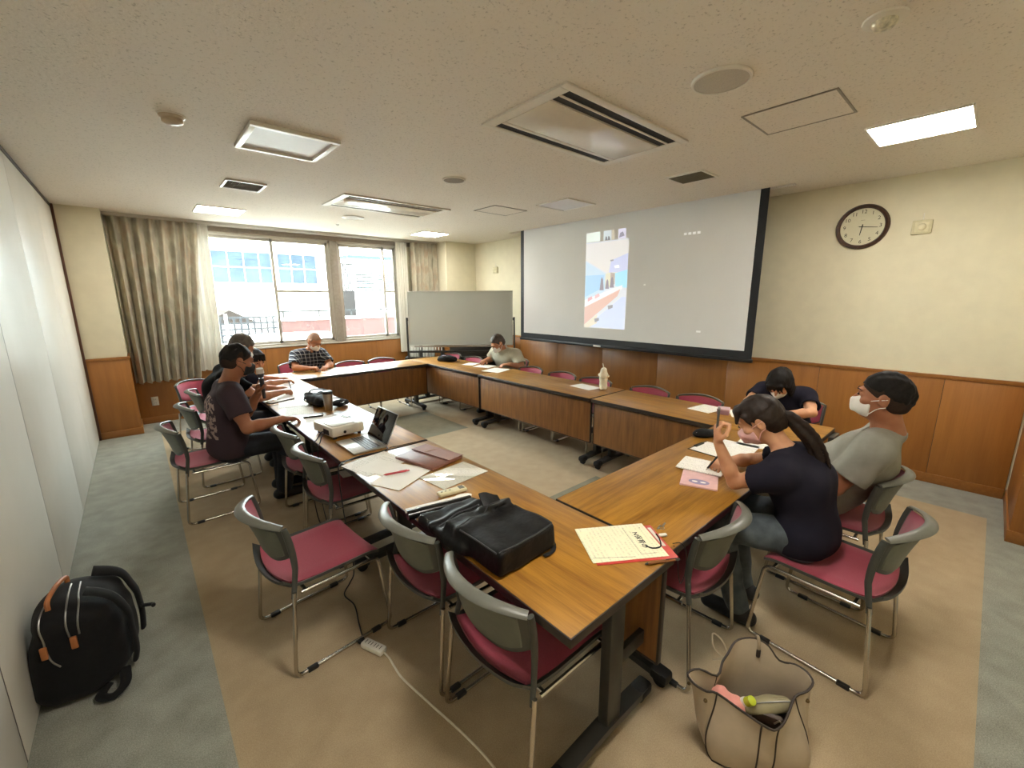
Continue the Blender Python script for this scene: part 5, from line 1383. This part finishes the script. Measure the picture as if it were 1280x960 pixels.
    if hs:
        g = SDF(hd-.24, hd+.24, hst)
        th = S.get('hairt', .012)
        if hs in ('short', 'crop'):
            off = S.get('hairline', .0)
            if S.get('fade'):
                q = SDF(hd-.24, hd+.24, hst)
                q.ell(at(0, -.014, .022), V3(.0785, .1005, .093)*sc, .01, H, clip=[(at(0, .0, -.012), hf*.75-hu)])
                q.ell(at(0, -.048, -.02), V3(.0745, .067, .068)*sc, .02, H, clip=[(at(0, 0, -.066), -hu), (at(0, -.020, 0), hf)])
                for s in (-1, 1): q.ell(at(s*.082, -.006, -.010), V3(.022, .024, .034)*sc, .006, H, 'sub')
                q.build('hair_fade', 'hairfade', t, org)
                g.ell(at(0, -.014, .030), V3(.0735+th*.5, .0985+th*.3, .092+th*1.3)*sc, .02, H, clip=[(at(0, -.002, .026), hf*.42-hu)])
                g.ell(at(0, -.060, .02), V3(.068, .062, .075)*sc, .03, H, clip=[(at(0, 0, -.03), -hu)])
            else:
                g.ell(at(0, -.016, .026+th*.3), V3(.076+th, .099+th*.9, .092+th*1.15)*sc, .02, H, clip=[(at(0, 0, off), hf*.86-hu)])
                g.ell(at(0, -.05, -.02), V3(.074+th*.3, .066, .07)*sc, .02, H, clip=[(at(0, -.0, -.072), -hu), (at(0, -.022, 0), hf)])
                for s in (-1, 1): g.cone(at(s*.074, .022, .045), at(s*.074, .018, .002), .010*sc, .007*sc, .015)
                for s in (-1, 1): g.ell(at(s*.082, -.006, -.010), V3(.022, .024, .034)*sc, .006, H, 'sub')
        elif hs in ('pony', 'long', 'fringe'):
            g.ell(at(0, -.018, .028), V3(.080+th, .104+th*.8, .094+th)*sc, .02, H, clip=[(at(0, .0, -.012), hf*1.15-hu*.8)])
            g.ell(at(0, -.055, -.025), V3(.074, .062, .075)*sc, .03, H, clip=[(at(0, -.0, -.085), -hu), (at(0, -.018, 0), hf)])
            if hs != 'pony' or True:
                for s in (-.045, -.02, .005, .03, .05):        # fringe strands
                    g.cone(at(s*.9, .062, .085), at(s*1.2, .090, .036), .020*sc, .008*sc, .015)
            for s in (-1, 1): g.cone(at(s*.072, .045, .06), at(s*.076, .030, .0 if hs == 'pony' else -.07), .011*sc, .004*sc, .015)
            if hs == 'pony':
                for s in (-1, 1): g.ell(at(s*.088, -.006, -.008), V3(.024, .020, .032)*sc, .006, H, 'sub')
            if hs == 'long':
                for s in (-1, 1):
                    for dx in (-.03, 0, .03): g.cone(at(s*.074, dx-.01, .02), at(s*.088, dx+.035, -.17), .026*sc, .016*sc, .02)
                g.cone(at(0, -.085, .0), at(0, -.075, -.16), .06*sc, .045*sc, .03)
        g.wrinkle(.0024 if S.get('fade') else .0016, 130, 3); g.build('hair', S['hair'], t, org)
        if hs == 'pony':
            tail = [at(0, -.080, -.022), at(0, -.118, -.034)] + J['tail']; g = SDF(np.min(tail, 0)-.09, np.max(tail, 0)+.09, hst)
            rg = np.random.RandomState(3)
            for st in range(11):
                an = st*2.4; of = (hr*math.cos(an)+unit(np.cross(hr, tail[-1]-tail[0]))*math.sin(an))*(.010+.020*((st % 4)/3)); sh_ = rg.uniform(-.03, .035)
                P = smooth_path(tail, 3); n_ = len(P)-1
                for k in range(n_):
                    sp = lambda q: .35+.9*math.sin(PI*min(1, q*.62)); ta = lambda q: .0145*(1-.80*max(0, q-.35)/.65)
                    q0, q1 = k/n_, (k+1)/n_; dz = V3(0, 0, sh_)
                    g.cone(P[k]+of*sp(q0)+dz*q0*q0, P[k+1]+of*sp(q1)+dz*q1*q1, ta(q0), ta(q1), .006)
            g.wrinkle(.0012, 120, 8); g.build('ponytail', S['hair'], t, org)
            a = MB(); c = at(0, -.110, -.034); u_ = unit(tail[1]-tail[0]); x_ = unit(np.cross(u_, hr)); a.tube([c+(hr*math.cos(k*PI/8)+x_*math.sin(k*PI/8))*.021-np.array(org) for k in range(16)], .006, 6, closed=True); a.build('hair_tie', 'hairblack', t)
    # ---- eyebrows and eyes
    a = MB()
    for s in (-1, 1): a.tube([at(s*.014, .1015, .031)-np.array(org), at(s*.032, .098, .037)-np.array(org), at(s*.052, .080, .031)-np.array(org)], [.0018, .0028, .0014], 6)
    a.each('eyebrow', S.get('brow', 'hairblack'), t)
    a = MB()
    for s in (-1, 1): a.ball(at(s*.032, .0925, .0095)-np.array(org), (.0065*sc, .0065*sc, .005*sc), 10)
    a.each('eye', 'eyedark', t)
    # ---- mask
    if S.get('mask'):
        lowm = S.get('masklow', 0)
        g = SDF(hd-.2, hd+.2, hst); mk = at(0, .030, -.048-lowm)
        g.ell(mk, V3(.068, .084, .066)*sc, .01, H, clip=[(at(0, .040, 0), -hf), (at(0, 0, -.002-lowm), hu), (at(0, 0, -.112-lowm), -hu)])
        g.cone(at(0, .108, -.028-lowm), at(0, .108, -.075-lowm), .016*sc, .012*sc, .02)
        mo = g.build('mask', S['mask'], t, org)
        a = MB()
        for s in (-1, 1):
            a.tube([p-np.array(org) for p in smooth_path([at(s*.060, .045, -.018-lowm), at(s*.079, .015, -.006), at(s*.087, -.022, .004)], 4)], .0022, 6)
            a.tube([p-np.array(org) for p in smooth_path([at(s*.055, .045, -.09-lowm), at(s*.076, .012, -.05), at(s*.086, -.020, -.035)], 4)], .0022, 6)
        a.each('ear_loop', S['mask'], mo)
    return t, at

def seated(pel, fwd, **kw):
    """rest pose on a chair, overridden by keyword joints"""
    fwd = unit(fwd); l = unit(np.cross((0, 0, 1.), fwd)); pel = V3(*pel)
    J = dict(pel=pel, fwd=fwd, che=pel+fwd*.02+V3(0, 0, .30), nek=pel+fwd*.04+V3(0, 0, .45), head=pel+fwd*.10+V3(0, 0, .65), hf=fwd,
             hip=[pel+l*.09+fwd*.02-V3(0, 0, .01), pel-l*.09+fwd*.02-V3(0, 0, .01)],
             kn=[pel+l*.12+fwd*.42-V3(0, 0, .02), pel-l*.12+fwd*.42-V3(0, 0, .02)],
             an=[pel*V3(1, 1, 0)+l*.11+fwd*.38+V3(0, 0, .09), pel*V3(1, 1, 0)-l*.11+fwd*.38+V3(0, 0, .09)], toe=[fwd, fwd],
             sh=[pel+l*.19+V3(0, 0, .42), pel-l*.19+V3(0, 0, .42)])
    J.update({k: v for k, v in kw.items()})
    return J
DN = (0, 0, -1)
# man with the microphone
J = seated((.42, 3.90, .525), (1, 0, 0), che=V3(.455, 3.87, .84), nek=V3(.48, 3.845, 1.02), head=V3(.552, 3.80, 1.195), hf=V3(.93, .08, -.24),
    sh=[V3(.47, 4.06, .95), V3(.455, 3.655, .95)], el=[V3(.61, 4.12, .70), V3(.52, 3.56, .715)], wr=[V3(.70, 4.05, .87), V3(.755, 3.54, .745)],
    hand=[((.25, -.15, .95), (.75, -.6, 0), 'grip'), ((1, .05, -.12), (0, 0, -1), 'relax')], kn=[V3(.83, 4.03, .50), V3(.83, 3.79, .50)], an=[V3(.80, 4.02, .09), V3(.76, 3.78, .09)])
person('man in a plum T-shirt and black mask speaking into a microphone', J, dict(skin='skin_tan', shirt='plumprint', trousers='jeansdark', hair='hairblack', hairstyle='short', fade=True, hairt=.006, mask='maskblack', scale=1.01, broad=1.05, arm=1.05, neckw=1.15, loose=.014, seed=2, leg=1.0), .0075)
mh = unit(V3(-.06, -.14, .98)); mb = V3(.735, 4.005, .86)
t = thing('microphone', 'hand-held microphone with pale ring held up to the black mask', 'microphone', tuple(mb))
a = MB(); a.tube([mh*-.03, mh*.15], [.012, .019], 14); a.build('handle', plain('dark_grey_mic', '#39383a', .4), t)
a = MB(); a.ball(mh*.178, (.026, .026, .028), 16); a.build('grille', plain('mic_mesh', '#4a4a4c', .5, .5, var=.3, vscale=500), t)
a = MB(); a.tube([mh*.196-mh*.0, mh*.236], [.030, .026], 16); a.build('foam_cover', 'maskwhite', t)
# person in black writing
J = seated((.52, 4.68, .525), (1, 0, 0), che=V3(.53, 4.70, .84), nek=V3(.63, 4.73, 1.02), head=V3(.745, 4.79, 1.20), hf=V3(.82, .05, -.57),
    sh=[V3(.58, 4.93, .955), V3(.55, 4.49, .955)], el=[V3(.80, 4.98, .755), V3(.77, 4.42, .757)], wr=[V3(1.0, 4.86, .745), V3(1.0, 4.575, .752)],
    hand=[((1, -.2, 0), DN, 'relax'), ((.85, .4, -.02), (0, .3, -1), 'pen')])
person('person in black with grey hair leaning over the table and writing', J, dict(skin='skin_mid', shirt='blacktee', trousers='jeansdark', hair='hairgrey', hairstyle='short', hairt=.010, mask='maskwhite', brow='hairgrey', seed=3, broad=1.15), .009)
def held_pen(label, p0, p1, mat='blackplastic'):
    p0 = V3(*p0); p1 = V3(*p1); t = thing('writing_pen', label, 'pen', tuple(p0)); d = p1-p0
    q = MB(); q.tube([d*.1, d], .005, 10); q.build('barrel', mat, t); q = MB(); q.tube([d*0, d*.1], [.001, .0045], 8); q.build('tip', 'steel', t)
held_pen('pen upright in the writing hand of the person in black', (1.105, 4.625, .703), (1.075, 4.60, .85))
# dark-haired person at the window end
J = seated((.68, 5.34, .525), (1, 0, 0), che=V3(.78, 5.35, .76), nek=V3(.845, 5.33, .865), head=V3(.925, 5.29, .995), hf=V3(.35, -.85, -.35),
    sh=[V3(.81, 5.53, .815), V3(.81, 5.16, .815)], el=[V3(.96, 5.6, .748), V3(.95, 5.10, .748)], wr=[V3(1.16, 5.44, .745), V3(1.15, 5.2, .745)],
    hand=[((1, -.3, 0), DN, 'relax'), ((1, .25, 0), DN, 'relax')])
person('dark-haired person bent over the table behind the microphone', J, dict(skin='skin_mid', shirt='navytee', trousers='jeansdark', hair='hairblack', hairstyle='fringe', hairt=.012, seed=4), .009)
# plaid man
J = seated((1.715, 6.37, .525), (0, -1, 0), che=V3(1.75, 6.29, .81), nek=V3(1.77, 6.22, .945), head=V3(1.80, 6.10, 1.085), hf=V3(.22, -.76, -.62),
    sh=[V3(1.925, 6.25, .885), V3(1.58, 6.27, .885)], el=[V3(1.97, 6.07, .748), V3(1.51, 6.06, .752)], wr=[V3(1.87, 5.93, .745), V3(1.65, 5.92, .752)],
    hand=[((-.5, -.8, 0), DN, 'relax'), ((.75, -.5, .05), (.2, 0, -1), 'pen')])
person('bald man in a navy and white plaid shirt by the window', J, dict(skin='skin_mid', shirt='plaid', trousers='trousers', hair='hairthin', hairstyle='short', hairt=.001, hairline=.01, mask='maskwhite', brow='hairgrey', seed=6, sleeve=.8, collar='plaid', wr=.002), .009)
# grey-beige shirted man
J = seated((4.13, 4.70, .53), (-1, 0, 0), che=V3(4.05, 4.69, .78), nek=V3(3.95, 4.67, .895), head=V3(3.845, 4.655, 1.015), hf=V3(-.78, .12, -.62),
    sh=[V3(4.03, 4.445, .85), V3(4.03, 4.93, .85)], el=[V3(3.99, 4.30, .70), V3(3.98, 4.99, .73)], wr=[V3(3.80, 4.37, .745), V3(3.765, 4.86, .748)],
    hand=[((-.9, .3, 0), DN, 'relax'), ((-.8, -.5, 0), DN, 'relax')])
person('grey-haired man in a grey-beige shirt reading papers before the whiteboard', J, dict(skin='skin_mid', shirt='greigeshirt', trousers='trousers', hair='hairgrey2', hairstyle='short', hairt=.008, mask='maskwhite', brow='hairgrey2', broad=1.12, arm=1.05, seed=7, sleeve=.85, collar='greigeshirt', loose=.018), .009)
# bowed woman in navy
J = seated((4.20, 1.08, .525), (-1, 0, 0), che=V3(4.12, 1.10, .76), nek=V3(4.03, 1.10, .865), head=V3(3.94, 1.10, .945), hf=V3(-.52, .05, -.85), hup=V3(-1, 0, .3),
    sh=[V3(4.09, .925, .835), V3(4.09, 1.275, .835)], el=[V3(3.90, .84, .752), V3(3.92, 1.32, .752)], wr=[V3(3.70, .98, .746), V3(3.68, 1.19, .746)],
    hand=[((-.8, .5, 0), DN, 'relax'), ((-.9, -.2, 0), DN, 'pen')])
person('woman in navy with long black hair bowed over the screen row', J, dict(skin='skin', shirt='navytee', trousers='jeansdark', hair='hairblack', hairstyle='long', hairt=.012, mask='maskwhite', scale=.97, broad=.95, arm=.9, seed=8), .0075)
# ponytailed woman
J = seated((2.335, .45, .525), (0, 1, 0), che=V3(2.315, .50, .775), nek=V3(2.295, .575, .905), head=V3(2.275, .705, 1.05), hf=V3(-.22, .80, -.56),
    sh=[V3(2.135, .555, .845), V3(2.475, .565, .845)], el=[V3(2.125, .735, .752), V3(2.49, .79, .755)], wr=[V3(2.055, .805, .96), V3(2.36, .88, .752)],
    hand=[((-.03, .10, .95), (.55, -.8, .1), 'pinch'), ((-.95, .15, -.03), (0, .2, -1), 'pen')], kn=[V3(2.12, .80, .50), V3(2.43, .84, .50)], an=[V3(2.14, .66, .09), V3(2.36, .72, .09)], toe=[V3(.0, 1, 0), V3(.1, 1, 0)],
    tail=[V3(2.325, .515, 1.02), V3(2.335, .465, .95), V3(2.34, .435, .87), V3(2.335, .425, .80)])
Pn, at7 = person('ponytailed woman in a navy T-shirt and jeans holding up a phone', J, dict(skin='skin', shirt='navytee', trousers='jeansgrey', hair='hairbrown', hairstyle='pony', hairt=.006, mask='maskpink', scale=.98, broad=.93, arm=.85, hand=.92, leg=.95, seed=9, sleeve=.6, neckw=.9),
    .006) if True else None
t = thing('raised_phone', 'dark slim phone held upright in the ponytailed woman\'s raised hand', 'phone', (2.055, .815, 1.025), .36)
a = MB(); a.b2((-.030, -.005, 0), (.030, .005, .105), .004); a.build('body', plain('dark_phone_case', '#4b4a49', .35), t)
a = MB(); a.b2((-.027, -.0058, .004), (.027, -.0046, .101), .001); a.build('screen', 'eyedark', t)
held_pen('black pen in the writing hand of the ponytailed woman', (2.235, .925, .7235), (2.30, .875, .83))
# man in grey T-shirt leaning back
J = seated((2.93, .52, .525), (0, 1, 0), che=V3(2.925, .36, .775), nek=V3(2.915, .285, .955), head=V3(2.875, .325, 1.135), hf=V3(-.12, .98, .02),
    sh=[V3(2.705, .30, .895), V3(3.085, .325, .875)], el=[V3(2.655, .43, .665), V3(3.19, .43, .665)], wr=[V3(2.80, .62, .60), V3(3.06, .63, .60)],
    hand=[((.5, .8, -.15), (.1, 0, -1), 'relax'), ((-.5, .8, -.15), (-.1, 0, -1), 'relax')], kn=[V3(2.80, .95, .50), V3(3.07, .95, .50)], an=[V3(2.80, 1.02, .09), V3(3.08, 1.02, .09)])
person('man in a grey T-shirt and white mask leaning back in his chair', J, dict(skin='skin_tan', shirt='greytee', trousers='greige_trousers', hair='hairblack', hairstyle='short', fade=True, hairt=.012, mask='maskwhite', scale=1.04, broad=1.12, arm=1.12, neckw=1.22, seed=12, sleeve=.68, loose=.016, vneck=True, belly=.005), .0065)
# ================================================================== OUTSIDE THE WINDOWS
M['facade'] = plain('white_facade_paint', '#e9e6df', .8, var=.02, vscale=1)
M['blueglass'] = plain('blue_window_glass', (.024, .033, .043, 1), .6, spec=.05, var=.35, vscale=1.2)
M['redwall'] = plain('brick_red_paint', (.05, .026, .023, 1), .8, spec=.1, var=.06, vscale=2)
M['asphalt'] = plain('pale_asphalt', '#8d8b86', .9)
m = MB(); m.b2((-25, YW+.3, -.6), (45, 60, -.45)); struct('ground', m, 'asphalt')
t = thing('office_building', 'white building opposite with a band of blue windows', 'building', (4, 20, -.45))
def bx(nm, mat, lo, hi, par=t, o=(4, 20, -.45), bev=0):
    a = MB(); a.b2([l-q for l, q in zip(lo, o)], [h-q for h, q in zip(hi, o)], bev); return a.build(nm, mat, par)
bx('wall', 'facade', (-12, 20, -.45), (7.0, 26, 6.5)); bx('eaves', 'facade', (-12, 19.3, 3.95), (7.0, 20, 4.15))
bx('pillar', 'facade', (6.35, 19.75, -.45), (6.72, 20, 4.0))
bx('canopy', 'facade', (-12, 18.9, 1.95), (7.05, 20, 2.08))
for a0, a1 in ((-1.6, .4), (.5, 2.4), (2.47, 4.6), (4.74, 6.27)):
    w = bx('window', 'facade', (a0-.05, 19.93, 2.24), (a1+.05, 20.0, 3.5)); n = 4 if a0 < 4 else 3
    for k in range(n):
        for z in ((2.28, 2.86), (2.89, 3.46)): bx('pane', 'blueglass', (a0+(a1-a0)*k/n+.018, 19.915, z[0]), (a0+(a1-a0)*(k+1)/n-.018, 19.935, z[1]), w)
t2 = thing('annex_building', 'low pale annex with grey louvres beyond the right window', 'building', (9, 18, -.45))
o2 = (9, 18, -.45)
bx('wall', 'facade', (7.1, 18.4, -.45), (16, 24, 3.35), t2, o2); bx('roof', plain('pale_blue_roof', (.020, .028, .032, 1), .6, spec=.1), (7.0, 18.1, 3.3), (16, 24, 3.42), t2, o2)
for k in range(2):
    q = MB()
    for j in range(9): q.b2((7.35+k*1.0-9, 18.30-18, 1.98+.09*j+.45), (8.15+k*1.0-9, 18.42-18, 2.03+.09*j+.45))
    q.build('louvre', plain('warm_grey_louvre', (.020, .017, .014, 1), .6, spec=.1), t2)
t3 = thing('brown_gate', 'dark brown slatted gate beside the pale annex', 'gate', (6.8, 18, 1.9))
q = MB()
for k in range(7): q.b2((-.28+.08*k, -.02, 0), (-.235+.08*k, .02, 1.15))
q.b2((-.3, -.03, 1.1), (.3, .03, 1.16)); q.b2((-.3, -.03, 0), (.3, .03, .06)); q.b2((-.3, -.03, -2.35), (.3, .03, 0)); q.build('slats', plain('dark_brown_slats', (.010, .008, .007, 1), .6, spec=.1), t3)
t4 = thing('garden_wall', 'brick-red garden wall with a white coping outside the window', 'wall', (4.6, 13, -.45))
q = MB(); q.b2((-1.55, 0, 0), (3.4, .2, 1.5)); q.build('wall_body', 'redwall', t4)
q = MB(); q.b2((-1.6, -.05, 1.5), (3.45, .25, 1.56)); q.build('coping', 'facade', t4)
t5 = thing('guard_rail', 'thin metal railing above the brick-red garden wall', 'railing', (4.6, 13.1, 1.11))
q = MB()
for k in range(6): q.b2((-1.5+.95*k, -.02, 0), (-1.46+.95*k, .02, .2))
q.each('post', M.setdefault('railgrey', plain('grey_railing', (.012, .012, .012, 1), .6, spec=.1)), t5); q = MB(); q.b2((-1.6, -.02, .17), (3.4, .02, .215)); q.build('rail', 'railgrey', t5)
t6 = thing('lattice_fence', 'grey lattice fence outside the left window', 'fence', (1.75, 13, -.45))
q = MB()
for k in range(17): q.b2((-1.2+.15*k, -.012, 0), (-1.15+.15*k, .012, 1.6))
for k in range(11): q.b2((-1.2, -.016, .1+.15*k), (1.24, .016, .15+.15*k))
q.build('lattice', plain('weathered_grey_lattice', (.018, .018, .019, 1), .7, spec=.1), t6)
q = MB()
for x in (-1.2, 0, 1.2): q.b2((x-.03, -.03, 0), (x+.03, .03, 1.72))
q.each('post', 'facade', t6)
t7 = thing('house', 'small house with brown gable roof behind the lattice fence', 'house', (2.35, 16.5, -.45))
q = MB(); q.b2((-.7, 0, 0), (.7, 2, 1.35)); q.build('walls', 'facade', t7)
q = MB(); q.add([(-.8, -.1, 1.3), (0, -.1, 1.75), (.8, -.1, 1.3), (-.8, 2.1, 1.3), (0, 2.1, 1.75), (.8, 2.1, 1.3)], [(0, 1, 2), (5, 4, 3), (0, 3, 4, 1), (1, 4, 5, 2), (2, 5, 3, 0)]); q.build('roof', plain('brown_roof', (.014, .010, .008, 1), .7, spec=.1), t7)
# parked white car
t8 = thing('parked_car', 'white parked car close outside the window sill', 'car', (2.6, 11, -.45))
g = SDF((-2.2, -1.0, -.05), (2.2, 1.0, 1.6), .035)
g.box((0, 0, .55), (1.85, .8, .30), .2, .1).box((.1, 0, 1.0), (1.15, .70, .27), .24, .18); g.build('car_body', plain('white_car_paint', '#eceae6', .2, coat=.6), t8)
for sx in (-1.15, 1.15):
    for sy in (-.72, .72):
        q = MB(); q.lathe([(.05, -.09), (.29, -.09), (.30, 0), (.29, .09), (.05, .09)], 24, T=Matrix.Translation((sx, sy, .30)) @ Matrix.Rotation(PI/2, 4, 'X')); q.build('wheel', 'rubber', t8)
q = MB(); q.box((.1, 0, 1.05), (1.7, 1.36, .24), .08); q.build('side_windows', plain('car_glass', '#4a5558', .05), t8)

# ================================================================== LIGHT, CAMERA, EXPOSURE
sc = bpy.context.scene
w = bpy.data.worlds.new('sky'); sc.world = w; w.use_nodes = True
n = w.node_tree.nodes; l = w.node_tree.links; bg = n['Background']
bg.inputs[0].default_value = (.80, .91, 1.0, 1); bg.inputs[1].default_value = 17
sun = bpy.data.lights.new('sun', 'SUN'); sun.energy = 30; sun.color = (1, .95, .86); sun.angle = .02
so = bpy.data.objects.new('sun', sun); C.objects.link(so); so.rotation_euler = Vector((.55, -.06, .82)).to_track_quat('Z', 'Y').to_euler()
# window portals only guide the sampling of the sky
for x0, x1 in ((WX0, 2.57), (2.68, WX1)):
    pl = bpy.data.lights.new('window_portal', 'AREA'); pl.shape = 'RECTANGLE'; pl.size = x1-x0; pl.size_y = WZ1-WZ0
    try: pl.cycles.is_portal = True
    except Exception: continue
    po = bpy.data.objects.new('window_portal', pl); C.objects.link(po); po.location = ((x0+x1)/2, YW+.16, (WZ0+WZ1)/2); po.rotation_euler = (-PI/2, 0, 0)
yaw, pit, rol = .724061392, .203173818, -.00579795455
f = np.array([math.sin(yaw)*math.cos(pit), math.cos(yaw)*math.cos(pit), -math.sin(pit)])
r = np.array([math.cos(yaw), -math.sin(yaw), 0.]); u = np.cross(r, f)
r2 = math.cos(rol)*r+math.sin(rol)*u; u2 = -math.sin(rol)*r+math.cos(rol)*u
cam = bpy.data.cameras.new('camera'); cam.sensor_width = 36; cam.lens = 36*527.589781/1280; cam.clip_start = .02; cam.clip_end = 300
co = bpy.data.objects.new('camera', cam); C.objects.link(co)
co.matrix_world = Matrix(((r2[0], u2[0], -f[0], 0), (r2[1], u2[1], -f[1], 0), (r2[2], u2[2], -f[2], 1.66), (0, 0, 0, 1)))
sc.camera = co
vs = sc.view_settings; sc.display_settings.display_device = 'sRGB'
vs.view_transform = 'Standard'; vs.look = 'None'; vs.exposure = 1.6; vs.gamma = 1.0; vs.use_curve_mapping = False
cy = sc.cycles; cy.use_denoising = True; cy.max_bounces = 8; cy.diffuse_bounces = 5; cy.glossy_bounces = 3; cy.transparent_max_bounces = 8
cy.sample_clamp_indirect = 8; cy.caustics_reflective = False; cy.caustics_refractive = False
